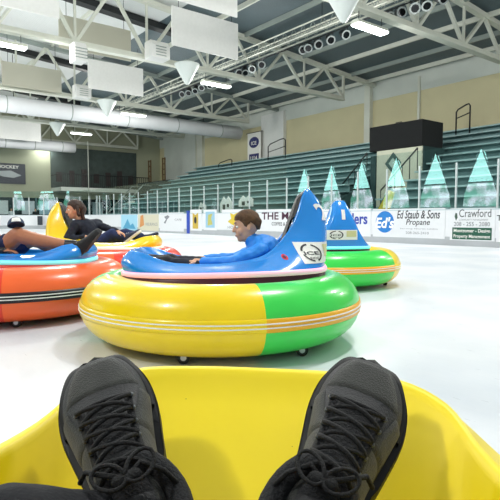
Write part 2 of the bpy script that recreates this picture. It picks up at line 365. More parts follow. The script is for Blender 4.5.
# ------------------------------------------------------------------ bleachers
teal = mat('teal_bench', '9DBBBB', 0.45, var=0.12, scale=1.5); tealr = mat('teal_riser', '76999A', 0.6, var=0.12, scale=1.5)
NR = 11; DT = 0.86; DZ = 0.41
def bleacher(label, sa, sb, row0=0, row1=NR):
    sc = (sa+sb)/2; L = sb-sa
    e = athing('bleacher', label, 'bleacher', sc, 15.9, 0)
    for r in range(row0, row1):
        z = 1.15+DZ*r; t = DT*r
        mb = MB(); mb.box((0, t+0.17, z+0.01), (L, 0.34, 0.06)); mb.build('bench', teal, e)
        mb = MB(); mb.box((0, t+0.36, z-0.19), (L, 0.03, 0.36)); mb.box((0, t+DT/2+.05, z-0.03-.28), (L, DT, 0.04)); mb.build('riser', tealr, e)
    mb = MB()
    mb.add([Vector((x, y, z)) for x in (-L/2, L/2) for y, z in ((DT*row0+.3, 0), (DT*row0+.3, .75+DZ*row0), (DT*row1+.2, .72+DZ*row1), (DT*row1+.2, 0))], [(0, 1, 2, 3), (4, 7, 6, 5), (0, 4, 5, 1), (1, 5, 6, 2), (2, 6, 7, 3), (3, 7, 4, 0)])
    mb.build('understructure', mat('teal_panel_and_shade', '1F3A3A', .8), e)
    return e
bleacher('long teal bleacher left of the black box, rows of benches up to the wall', 16.7, 40)
bleacher('teal bleacher to the right of the black box', 2, 13.5)
bleacher('short upper teal bleacher behind the black box', 13.52, 16.68, 7, NR)
# black box on its cream wall
e = athing('press_box', 'black curtained press box on a cream wall in the middle of the bleachers', 'press box', 15.05, 20, 0)
mb = MB(); mb.box((0, 0.8, 4.575), (2.9, 1.6, 1.15)); mb.build('curtain', ribbed('black_curtain', '0D1114', 0, 14, .8, .8, .6), e)
mb = MB(); mb.tube([(-.2, .3, 5.15), (-.15, .3, 5.24), (.15, .3, 5.24), (.2, .3, 5.15)], .02); mb.build('handle', M_dark, e)
mb = MB(); mb.box((0.25, 0.08, 1.99), (2.5, .16, 3.98)); mb.build('front_wall', mat('cream_wall', 'C3C5B0', .7, var=.08, scale=2), e)
mb = MB(); mb.box((1.49, 0.8, 1.99), (.08, 1.6, 3.98)); mb.box((-1.3, .85, 1.9), (.3, 1.5, 3.8)); mb.build('side_wall', mat('teal_panel_and_shade', '1F3A3A', .8), e)  # sides of the cream wall, their shadow painted in as dark teal
mb = MB(); mb.prism([(-0.05, 2.85), (.4, 3.35), (-.05, 3.85), (-.5, 3.35)], -.03, 0, 'y'); mb.build('diamond_emblem', mat('emblem_green', '2A4A44', .6), e)
mb = MB(); mb.prism([(-0.05, 3.1), (.18, 3.35), (-.05, 3.6), (-.28, 3.35)], -.05, -.03, 'y'); mb.build('diamond_emblem', mat('emblem_pale', '9FB4A8', .6), e)
def rail(label, pts, s, t, z, r=0.03, name='handrail', m=M_dark):
    e = athing(name, label, 'handrail', s, t, z); mb = MB(); mb.tube(pts, r, 8); mb.build('top_rail', m, e); return e
def stair_rail(label, s, t0, t1, z0, z1):
    e = athing('handrail', label, 'handrail', s, t0, 0)
    mb = MB(); mb.tube([(0, 0, z0), (0, t1-t0, z1)], .03); mb.build('top_rail', M_dark, e)
    mb = MB(); mb.tube([(0, 0, z0-.45), (0, t1-t0, z1-.45)], .02); mb.build('mid_rail', M_dark, e)
    for k in range(5):
        q = k/4; mb = MB(); y = (t1-t0)*q; zz = z0+(z1-z0)*q; mb.tube([(0, y, zz-1.0), (0, y, zz)], .025); mb.build('baluster', M_dark, e)
def diag_rail(label, sa, za, sb, zb, t):
    e = athing('handrail', label, 'handrail', sa, t, 0)
    mb = MB(); mb.tube([(0, 0, za), (sa-sb, 0, zb)], .035); mb.build('top_rail', M_dark, e)
    for k in range(6):
        q = k/5; mb = MB(); x = (sa-sb)*q; zz = za+(zb-za)*q; mb.tube([(x, 0, zz-.95), (x, 0, zz)], .02); mb.build('baluster', M_dark, e)
diag_rail('black stair rail slanting up in front of the cream wall', s_at(380, 19), z_at(380, 191, 19), s_at(416, 19), z_at(416, 149, 19), 19)
diag_rail('black stair rail slanting up just left of the cream wall', s_at(337, 19), z_at(337, 191, 19), s_at(366, 19), z_at(366, 154, 19), 19)
def loop_rail(label, px0, px1, t, ytop, h=1.1):
    s0 = s_at(px0, t); s1 = s_at(px1, t); zt = z_at((px0+px1)/2, ytop, t)
    e = athing('handrail', label, 'handrail', s0, t, zt-h); L = s0-s1
    mb = MB(); mb.tube([(0, 0, -.4), (0, 0, h*.75), (L*.12, 0, h*.85), (L*.7, 0, h*.98), (L*.9, 0, h), (L, 0, h*.92), (L, 0, -.4)], .04); mb.build('top_rail', M_dark, e)
    mb = MB(); mb.tube([(0, 0, h*.5), (L, 0, h*.65)], .03); mb.build('mid_rail', M_dark, e)
loop_rail('black looped handrail at the top of the right bleacher', 453.5, 467, 24.5, 107, 1.25)
loop_rail('black handrail at the top of the bleacher below the pennant', 268, 285, 24.5, 141, 1.6)
loop_rail('black handrail on the bleacher left of the pennant', 219, 232, 24.5, 161, 1.1)

# yellow barrier seen through the glass
e = athing('barrier', 'yellow and black slanted barrier standing behind the rink glass', 'barrier', s_at(384, 15), 15.1, 0)
mb = MB(); mb.prism([(-.35, 1.1), (.12, 1.1), (.32, 1.7), (.12, 1.8)], -.05, .05, 'y'); mb.build('board', mat('barrier_yellow', 'E2C92A', .5), e)
mb = MB(); mb.bar((-.45, 0, .9), (.2, 0, 1.95), .07, .07); mb.bar((-.3, 0, 0), (-.3, 0, 1.2), .06, .06); mb.bar((.1, 0, 0), (.1, 0, 1.2), .06, .06); mb.build('frame', M_dark, e)
for px0, px1, y0, y1, lab in ((199, 206, 203, 212, 'white stand-in for a window reflection in the glass by the blue stripe'), (220.5, 232, 197, 212, 'white house-shaped stand-in for a window reflection over the yellow bird'), (239, 253, 196, 207, 'white speckled stand-in for a window reflection above the boy')):
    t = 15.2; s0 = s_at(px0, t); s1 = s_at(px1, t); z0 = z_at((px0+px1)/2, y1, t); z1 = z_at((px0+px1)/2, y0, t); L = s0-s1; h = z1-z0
    e = athing('reflection_board', lab, 'sign', (s0+s1)/2, t, 0)  # white boards added in place of window reflections in the glass
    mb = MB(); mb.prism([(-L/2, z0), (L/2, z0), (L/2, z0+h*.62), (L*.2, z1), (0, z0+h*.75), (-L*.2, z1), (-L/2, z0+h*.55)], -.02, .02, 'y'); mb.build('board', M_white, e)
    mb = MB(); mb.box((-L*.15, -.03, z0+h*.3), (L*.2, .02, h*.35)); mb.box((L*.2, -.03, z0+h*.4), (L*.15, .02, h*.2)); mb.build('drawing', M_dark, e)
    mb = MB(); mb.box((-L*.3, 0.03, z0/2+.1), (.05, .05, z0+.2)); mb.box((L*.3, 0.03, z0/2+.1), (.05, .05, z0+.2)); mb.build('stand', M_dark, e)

# wall pillars, white panel, pennant
def wallpost(label, px0, px1, z0, z1, m, name='wall_pillar', dpt=.3):
    s0 = s_at(px0, TW-.2); s1 = s_at(px1, TW-.2); mb = MB(); mb.box((0, -dpt/2, (z1-z0)/2), (s0-s1, dpt, z1-z0), None)
    return tag(aobj(mb, name, m, (s0+s1)/2, TW, z0), label, 'pillar')
wallpost('white steel pillar on the beige wall left of the black box', 363.5, 369, 4.9, 9.2, M_steel)
wallpost('thin white pipe on the beige wall above the black box', 414, 416, 4.9, 9.0, M_steel, 'wall_pipe', .12)
wallpost('broad white pillar on the wall right of the pennant', 262, 284, 4.9, 8.9, M_panel)
wallpost('white pillar at the left end of the beige wall', 198, 203.5, 4.9, 9.0, M_steel)
mb = MB(); mb.box((0, -.06, 2), (s_at(166, TW)-s_at(197, TW), .12, 4.4)); tag(aobj(mb, 'wall_panel', wall_w, (s_at(166, TW)+s_at(197, TW))/2, TW, 4.6), 'pale panelled stretch of wall left of the beige wall', 'panel')
e = athing('pennant', 'white and navy pennant hanging on the wall', 'banner', s_at(254, 25.9), 25.9, z_at(254, 170, 25.9))
Hh = z_at(254, 134, 25.9)-z_at(254, 170, 25.9); Wd = s_at(247.5, 25.9)-s_at(260.5, 25.9)
mb = MB(); mb.prism([(-Wd/2, .25), (0, 0), (Wd/2, .25), (Wd/2, Hh), (-Wd/2, Hh)], 0, .03, 'y'); mb.build('cloth', M_white, e)
mb = MB(); mb.prism([(-Wd*.36, .45), (0, .2), (Wd*.36, .45), (Wd*.36, Hh*.42), (-Wd*.36, Hh*.42)], -.02, 0, 'y'); mb.add([Vector((x*Wd*.75-Wd*.375, -.012, Hh*.58+y*Hh*.3)) for x, y in circle(20)], [tuple(range(20))]); mb.build('navy_field', mat('navy', '2A2F6A', .6), e)
mb = MB(); text_on(mb, 'U14', lambda x, y: Vector((-Wd*.25+Wd*.5*x, -.03, Hh*.24+Hh*.12*y)), .02); mb.build('lettering', M_white, e); mb = MB(); text_on(mb, 'ICE', lambda x, y: Vector((-Wd*.2+Wd*.4*x, -.03, Hh*.66+Hh*.1*y)), .02); mb.build('lettering', M_white, e)
mb = MB(); mb.tube([(-Wd*.6, .02, Hh), (Wd*.6, .02, Hh)], .03); mb.build('hanging_bar', M_dark, e)

# ------------------------------------------------------------------ far end: sign, balcony, posters, clutter
e = athing('wall_sign', 'framed hockey picture sign high on the far end wall', 'sign', SW-.05, 11.4, 3.9)
def endmap(y, z, x=-.1): return Vector((-x*-1, y, z))
mb = MB(); mb.box((.06, 0, .9), (.08, 2.9, 1.8)); mb.build('board', mat('sign_navy', '2B3340', .5), e)
mb = MB(); mb.add([Vector((.11, -(-1.1+2.2*x), .45+.8*y)) for x, y in ((0, .4), (.3, .1), (.7, .2), (1, .5), (.8, .8), (.4, .9))], [tuple(range(6))]); mb.build('picture', mat('sign_silver', 'A9B0B4', .4), e)
mb = MB(); text_on(mb, 'HOCKEY', lambda x, y: Vector((.125, -(.9-1.8*x) if 0 else (-.9+1.8*x), 1.35+.28*y)), .02); mb.build('lettering', M_white, e)
e = athing('balcony', 'dark viewing balcony with railing at the far end', 'balcony', SW, 19.4, 0)
mb = MB(); mb.box((1.5, 0, 3.45), (3.0, 8.6, .35)); mb.build('slab', wall_w, e)
mb = MB(); mb.box((.1, 0, 5.6), (.1, 8.6, 3.8)); mb.build('recess', mat('balcony_dark', '46524E', .8, var=.2, scale=2), e)
for k in range(7):
    mb = MB(); mb.box((.25, -3.6+1.2*k, 4.7), (.1, .5, .9+.4*(k % 3))); mb.build('seat', mat('balcony_seat', '3A3130', .7), e)
mb = MB(); mb.tube([(2.95, -4.3, 4.8), (2.95, 4.3, 4.8)], .04); mb.tube([(2.95, -4.3, 4.8), (.1, -4.3, 4.8)], .04); mb.build('top_rail', M_dark, e)
for k in range(44):
    mb = MB(); mb.box((2.95, -4.3+.2*k, 4.2), (.03, .04, 1.15)); mb.build('baluster', M_dark, e)
e = athing('shop_front', 'dark glazed shop front under the balcony behind the far end boards', 'shop front', SW, 12, 0)
mb = MB(); mb.box((.08, 0, 1.35), (.1, 24, 2.7)); mb.build('glazing', mat('dark_glazing', '16242A', .2, var=.5, scale=1.5), e)
for k in range(13):
    mb = MB(); mb.box((.16, -11.6+1.9*k, 1.35), (.08, .1, 2.7)); mb.build('mullion', mat('teal_mullion', '6E9496', .5), e)
pos = [(4, .8, 'E6ECEE', 'pale poster on the shop front at the far left'), (29, 1.1, 'DDE6EE', 'white poster on the shop front behind the end glass left of the yellow fin'), (45, .9, 'B5D8E8', 'light blue poster on the shop front behind the yellow fin'), (98, 1.0, 'AFC7CE', 'grey blue poster on the shop front right of the woman'), (119, .7, '9CC3C0', 'teal poster on the shop front near the end of the boards')]
for px, wd, col, lab in pos:
    d = (px-250)/F; D = (SW-.3)/(UY+UX*d); t = D*(NX*d+NY)
    mb = MB(); mb.box((0, 0, .6), (.04, wd, 1.2)); tag(aobj(mb, 'poster', mat('poster_'+col, col, .5), SW-.3, t, 1.2), lab, 'poster')
# netting
netm = clear('netting', (0.93, 0.95, 0.94, 1), 0.02, 0.6)
e = athing('safety_net', 'fine safety net with pale edge rope hanging at the far end', 'net', 46.5, 17.4, 0)
mb = MB(); rows = []
for k in range(13):
    q = k/12; y = -20*q; zt = 7.75-1.1*math.sin(PI*min(q*3, 1))*.5; rows.append([Vector((0, y, 2.6)), Vector((0, y, zt))])
mb.grid(rows, False, 0, False); mb.build('mesh', netm, e)
mb = MB(); mb.tube([(0, 0, 2.6), (0, 0, 7.75)] + [r[1] for r in rows[1:]], .04, 6); mb.build('edge_rope', mat('rope', 'D9DCD0', .7), e)
# clutter at the end of the bleachers
for px, lab in ((150.5, 'left tall brown timber frame at the far end of the bleachers'), (164.5, 'right tall brown timber frame at the far end of the bleachers')):
    s = s_at(px, 24); e = athing('timber_frame', lab, 'frame', s, 24, 4.2)
    mb = MB(); mb.box((-.22, 0, 1.2), (.1, .1, 2.4)); mb.box((.22, 0, 1.2), (.1, .1, 2.4)); mb.build('upright', mat('brown_timber', '6A5030', .6, var=.2), e)
    mb = MB(); [mb.box((0, 0, .3+.5*k), (.44, .06, .08)) for k in range(5)]; mb.build('rung', mat('brown_timber', '6A5030'), e)
mb = MB(); mb.box((-3.5, 0, 2.1), (7, 4, 4.2)); tag(aobj(mb, 'landing', mat('landing_dark', '22302F', .8, var=.2), 40.1, 24.2, 0), 'dark raised landing beyond the far end of the bleachers', 'landing') if 0 else None
mb = MB(); mb.box((0, 0, 2.1), (6.4, 4, 4.2)); tag(aobj(mb, 'landing', mat('landing_dark', '22302F', .8, var=.2), 43.5, 24.3, 0), 'dark raised landing beyond the far end of the bleachers', 'landing')
e = athing('staircase', 'pale staircase with railing beside the far end of the bleachers', 'staircase', 43, 18.2, 0)
for k in range(8):
    mb = MB(); mb.box((0, .3*k, .15+.3*k), (2.2, .34, .3)); mb.build('step', wall_w, e)
for sx in (-1.1, 1.1):
    mb = MB(); mb.tube([(sx, 0, 1.3), (sx, 2.3, 3.7), (sx, 3.2, 3.7)], .05); mb.build('top_rail', M_steel2, e)

# ------------------------------------------------------------------ roof structure
TR = [12.0, 21.5, 30.8, 40.1, 49.3]
names = ['nearest', 'second', 'third', 'fourth', 'farthest']
for i, s in enumerate(TR):
    e = athing('roof_truss', '%s pale steel roof truss crossing over the rink' % names[i], 'roof truss', s, 1.2, 0)
    zb = 7.85; T1 = 22.4 if i else 24.0
    mb = MB(); mb.box((0, 2, zb), (.34, 2*T1-4, .09)); mb.box((0, 2, zb+.1), (.12, 2*T1-4, .22)); mb.build('bottom_chord', M_steel, e)
    mb = MB()
    mb.bar((0, 0, RZ(1.2)-.22), (0, TW-1.2, RZ(TW)-.22), .26, .2); mb.bar((0, 0, RZ(1.2)-.22), (0, -18, RZ(1.2-18)-.22), .26, .2); mb.build('top_chord', M_steel if i in (0, 1) else M_steel2, e)
    k = 0; y = -17.6; st = 3.2
    while y < T1-1:
        y0 = y; ym = y+st/2; y1 = min(y+st, T1)
        for ya, yb in ((y0, ym), (y1, ym)):
            mb = MB(); mb.bar((0, yb, zb+.1), (0, ya, RZ(ya+1.2)-.25), .13, .13); mb.build('web_member', M_steel, e)
        mb = MB(); mb.bar((0, ym, zb+.1), (0, ym, RZ(ym+1.2)-.25), .09, .09); mb.build('web_member', M_steel, e)
        y += st
# dark rafters and purlins
for i, s in enumerate(TR[1:]):
    mb = MB(); mb.bar((0, -12, RZ(-10.8)-.18), (0, 0, RZ(1.2)-.18), .5, .3); mb.bar((0, 0, RZ(1.2)-.18), (0, 14, RZ(15.2)-.18), .5, .3)
    tag(aobj(mb, 'rafter', M_dark, s+2.2, 1.2), 'black rafter under the roof just beyond the %s truss' % names[i+1], 'rafter')
for i, t in enumerate([14.2, 16.2, 18.2, 20.2, 22.2, 24.2, 25.8]):
    mb = MB(); mb.box((-22.9, 0, 0), (53.8, .10, .22)); tag(aobj(mb, 'purlin', M_steel2 if i % 2 else M_steel, 0, t, RZ(t)-.13), 'roof purlin under the shaded roof deck, %s from the right wall' % ['seventh', 'sixth', 'fifth', 'fourth', 'third', 'second', 'first'][i], 'purlin', 'purlins under the shaded roof deck')
for i, t in enumerate([3.5, 6.5, 9.5]):
    mb = MB(); mb.box((-22.9, 0, 0), (53.8, .10, .18)); tag(aobj(mb, 'purlin', M_steel, 0, t, RZ(t)-.1), 'pale purlin under the lit roof deck, %s from the dark deck' % ['third', 'second', 'first'][i], 'purlin', 'purlins under the lit roof deck')
# hung panels
def hung(label, s, t0, t1, z0, z1, m):
    e = athing('ceiling_panel', label, 'panel', s, (t0+t1)/2, z0); L = t1-t0
    mb = MB(); mb.box((0, 0, (z1-z0)/2), (.06, L, z1-z0)); mb.build('sheet', m, e)
    for y in (-L*.4, L*.4):
        mb = MB(); mb.tube([(0, y, z1-z0), (0, y, RZ((t0+t1)/2+y)-z0-.05)], .012, 5); mb.build('hanger', M_dark, e)
hung('large white hanging panel left of the long lighting truss', 18.9, 10.6, 13.9, 7.8, 9.35, M_panel)
hung('white hanging panel cut by the top edge of the photograph', 15.0, 8.6, 11.0, 7.8, 9.3, M_panel)
hung('white hanging panel between the second and third trusses', 27.6, 10.4, 13.6, 7.75, 9.3, M_panel)
hung('beige ribbed hanging panel just beyond the second truss', 22.3, 7.2, 10.4, 7.9, 9.25, M_panelb)
hung('beige ribbed hanging panel beside the third truss at left', 30.1, 6.7, 9.8, 7.85, 9.1, M_panelb)
hung('pale grey hanging panel in the top left corner', 18.5, 2.6, 6.0, 7.65, 9.3, M_panel)
hung('small pale hanging panel beyond the ducts at far left', 44.0, 9.0, 12.6, 7.0, 8.6, M_panel)
# ducts
def duct(label, s, t0, t1, z, r):
    e = athing('air_duct', label, 'duct', s, (t0+t1)/2, z); L = t1-t0
    mb = MB(); mb.tube([(0, -L/2+L*k/14, 0) for k in range(15)], r, 20); mb.build('pipe', M_duct, e)
    for k in range(7):
        mb = MB(); mb.tube([(0, -L/2+L*(k+.5)/7, 0), (0, -L/2+L*(k+.5)/7+.05, 0)], r+.015, 20); mb.build('collar', M_steel2, e)
    for k in range(4):
        y = -L/2+L*(k+.5)/4; mb = MB(); mb.tube([(0, y, r), (0, y, RZ((t0+t1)/2+y)-z)], .02, 5); mb.build('hanger', M_dark, e)
duct('long round white air duct beyond the third truss', 34.5, -2, 25.5, 7.75, .52)
duct('white air duct farther off, ending above the netting', 46.0, 0, 16.0, 7.0, .45)
# lamps
lampm = emis('lamp_diffuser', 'F4FFFC', 9.0)
lampg = []
def lamp(label, s, t, vis=True):
    e = athing('ceiling_lamp', label, 'lamp', s, t, 7.35)
    mb = MB(); mb.prism([(-.2, 0), (.2, 0), (.12, .13), (-.12, .13)], -.8, .8, 'y'); mb.build('housing', M_steel, e)
    mb = MB(); mb.prism([(-.17, -.06), (.17, -.06), (.19, 0), (-.19, 0)], -.77, .77, 'y'); mb.build('diffuser', lampm, e)
    mb = MB(); mb.tube([(0, -.6, .12), (0, -.6, .45)], .012, 5); mb.tube([(0, .6, .12), (0, .6, .45)], .012, 5); mb.build('hanger', M_dark, e)
    l = bpy.data.lights.new('lamp_light', 'AREA'); l.shape = 'RECTANGLE'; l.size = .35; l.size_y = 1.5; l.energy = LAMP_W*(.3 if s > 45 else 1); l.color = (1, .99, .955)
    lo = bpy.data.objects.new('lamp_light', l); C.objects.link(lo); lo.parent = e; lo.location = (0, 0, -.09)
    l = bpy.data.lights.new('lamp_glow', 'POINT'); l.shadow_soft_size = .25; l.energy = GLOBE_W*(.06 if s > 45 else 1); l.color = (1, .99, .955)
    lo = bpy.data.objects.new('lamp_glow', l); C.objects.link(lo); lo.parent = e; lo.location = (0, 0, -.4)
for i, s in enumerate(TR): lamp('bright lamp under the %s roof truss, in the row nearer the stands' % names[i], s, 14.5)
lamp('bright lamp under the second roof truss at the left edge of the photograph', TR[1], 4.9)
for s, t in ((12, 4.9), (30.8, 4.9), (40.1, 4.9), (12, -5), (21.5, -5), (30.8, -5), (2.5, 14.5), (2.5, 4.9), (2.5, -5), (2.5, 21)):
    e = lamp('bright lamp under the roof in the rows outside the photograph', s, t)
for o_ in [o for o in C.objects if o.get('label') == 'bright lamp under the roof in the rows outside the photograph']: o_['group'] = 'lamps outside the photograph'
# cone speakers
for i, s in enumerate(TR[:4]):
    e = athing('cone_speaker', 'white inverted cone speaker hanging by the %s truss' % names[i], 'speaker', s-.6, 12.5, 6.9)
    mb = MB(); mb.lathe([(.04, 0), (.12, .08), (.55, .85), (.58, .92), (.5, .95), (.0001, .95)], 24); mb.build('cone', mat('speaker_white', 'DDE4E0', .5), e)
    mb = MB(); mb.box((0, 0, 1.02), (.3, .3, .15)); mb.build('cap', M_steel2, e)
for i, (s, t) in enumerate(((21.3, 11.0), (30.6, 11.0), (21.3, 7.5))):
    e = athing('unit_heater', ('white boxy heater above the chord of the second truss', 'white boxy heater above the chord of the third truss', 'small slatted box hanging under the second truss at left')[i], 'heater', s-.4, t, 7.75 if i < 2 else 7.0)
    mb = MB(); mb.prism([(-.35, 0), (.35, 0), (.35, .55), (.2, .75), (-.35, .75)], -.45 if i < 2 else -.25, .45 if i < 2 else .25, 'y'); mb.build('case', M_panel, e, bevel=.04)
    mb = MB(); [mb.box((.36, 0, .12+.12*k), (.03, .5, .03)) for k in range(4)]; mb.build('grille', M_steel2, e)
# lighting truss
e = athing('lighting_truss', 'long box lattice lighting truss hung above the near side of the stands', 'lighting truss', 20, 16.2, 8.75)
for dy, dz in ((-.25, 0), (.25, 0), (-.25, .45), (.25, .45)):
    mb = MB(); mb.tube([(-17, dy, dz), (12, dy, dz)], .035, 6); mb.build('chord', M_steel, e)
lat = []
for k in range(48):
    x = -17+.6*k
    for dy in (-.25, .25):
        mb = MB(); mb.tube([(x, dy, 0), (x+.3, dy, .45), (x+.6, dy, 0)], .016, 5, caps=False)
        if len(lat) < 99: lat.append(mb.build('lacing', M_steel2, e))
mb = MB()
for s, t in ((12, 0),): mb.tube([(-17, 0, -.22), (12, 0, -.22)], .03, 6)
mb.build('lamp_bar', M_dark, e)
for x in (-14, -5, 4, 10):
    mb = MB(); mb.tube([(x, 0, .45), (x, 0, RZ(16.2)-8.75)], .015, 5); mb.build('hanger', M_dark, e)
cans = [(184, 91), (190, 90), (196.5, 89), (203, 88), (210, 87), (232, 77), (239, 75.5), (245, 74), (253, 71.5), (261, 69.5), (301, 52), (308, 50), (316, 47.5), (328, 44), (342, 40), (385, 23), (396, 18.5), (410, 17), (421.5, 8.5), (435, 6.5), (457, 0)]
cap_s = None; grp = ['left cluster', 'middle cluster', 'cluster by the cone speaker', 'right run']
ordw = ['leftmost', 'second from left', 'third from left', 'fourth from left', 'fifth from left', 'rightmost']
for i, (px, y) in enumerate(cans):
    t = 16.2; s = s_at(px, t); e = athing('stage_light', 'round black stage light, %s in the %s' % (ordw[i-5*min(i//5, 3)], grp[min(i//5, 3)]), 'stage light', s, t, 8.28, 'stage lights, '+grp[min(i//5, 3)])
    dr = Vector((.75+random.uniform(-.35, .35), -.45+random.uniform(-.3, .3), -.45+random.uniform(-.25, .2))).normalized(); a = -dr*.22; b_ = dr*.2
    mb = MB(); mb.tube([a*1.1, a, Vector((0, 0, 0)), b_], [.06, .13, .16, .165], 16); mb.build('can', M_dark, e)
    mb = MB(); mb.tube([b_*.98, b_*1.08], .19, 16, caps=False); x_ = dr.cross(Vector((0, 0, 1))).normalized(); y_ = x_.cross(dr)
    R1 = [b_*1.08+(x_*math.cos(2*PI*j/20)+y_*math.sin(2*PI*j/20))*.195 for j in range(20)]; R2 = [b_*1.08+(x_*math.cos(2*PI*j/20)+y_*math.sin(2*PI*j/20))*.135 for j in range(20)]
    mb.grid([R1, R2], True); mb.build('rim', mat('pale_rim', '9AA19F', .4), e)
    mb = MB(); mb.add([b_*1.05+(x_*math.cos(2*PI*j/20)+y_*math.sin(2*PI*j/20))*.14 for j in range(20)], [tuple(range(20))]); mb.build('lens', M_lens, e)
    mb = MB(); mb.tube([(-.18, 0, 0), (-.18, 0, .2), (.18, 0, .2), (.18, 0, 0)], .015, 5); mb.tube([(0, 0, .2), (0, 0, .26)], .02, 5); mb.build('yoke', M_dark, e)

# ------------------------------------------------------------------ bumper cars
def catmull(P, n):
    P = [Vector((q.x*.97, q.y, q.z)) for q in P]
    k = len(P); out = []
    for i in range(n):
        x = i/n*k; j = int(x) % k; u = x-int(x)
        p0, p1, p2, p3 = P[(j-1) % k], P[j], P[(j+1) % k], P[(j+2) % k]
        out.append(0.5*((2*p1)+(p2-p0)*u+(2*p0-5*p1+4*p2-p3)*u*u+(3*p1-p0-3*p2+p3)*u*u*u))
    return out
RIM = [(.63, 0, .992), (.615, .055, .987), (.588, .09, .945), (.54, .135, .81), (.465, .175, .685), (.32, .245, .56), (.1, .32, .515), (-.1, .33, .505), (-.3, .31, .51), (-.42, .29, .535), (-.52, .27, .572), (-.60, .215, .585), (-.63, .12, .585), (-.635, 0, .585)]
BASE = [(.72, 0), (.715, .09), (.70, .19), (.66, .29), (.57, .37), (.38, .45), (.15, .49), (-.1, .49), (-.3, .46), (-.42, .42), (-.54, .35), (-.63, .24), (-.665, .12), (-.67, 0)]
BOT = [(.36, 0, .33), (.36, .05, .33), (.35, .1, .32), (.33, .15, .31), (.28, .18, .3), (.2, .2, .3), (.05, .21, .3), (-.06, .21, .3), (-.13, .2, .31), (-.17, .19, .32), (-.2, .17, .33), (-.2, .13, .33), (-.2, .07, .33), (-.2, 0, .33)]
def loopy(H, zf=None):
    P = [Vector((p[0], p[1], p[2] if len(p) > 2 else 0)) for p in H]
    return P + [Vector((p.x, -p.y, p.z)) for p in P[-2:0:-1]]
NS = 104
def hullfuncs(bow_drop=0.0, base_z=.475):
    rim = [(x, y, z-(bow_drop*min(1, max(0, (-x-.2)/.35)) if x < -.2 else 0)) for x, y, z in RIM]
    R = catmull(loopy(rim), NS); B = catmull(loopy([(x, y, base_z+.02*x) for x, y in BASE]), NS); T = catmull(loopy(BOT), NS)
    return R, B, T
def outer(R, B, i, v):
    p = B[i]*(1-v)+R[i]*v; hh_ = min(1, max(0, (R[i].z-.6)/.3)); p.x = B[i].x+(R[i].x-B[i].x)*v**(1+4*hh_); o_ = Vector((B[i].x, B[i].y, 0)).normalized(); k = 4*v*(1-v)
    hh = R[i].z-B[i].z
    return p + o_*(0.03*k if hh < .15 else 0.015*k)
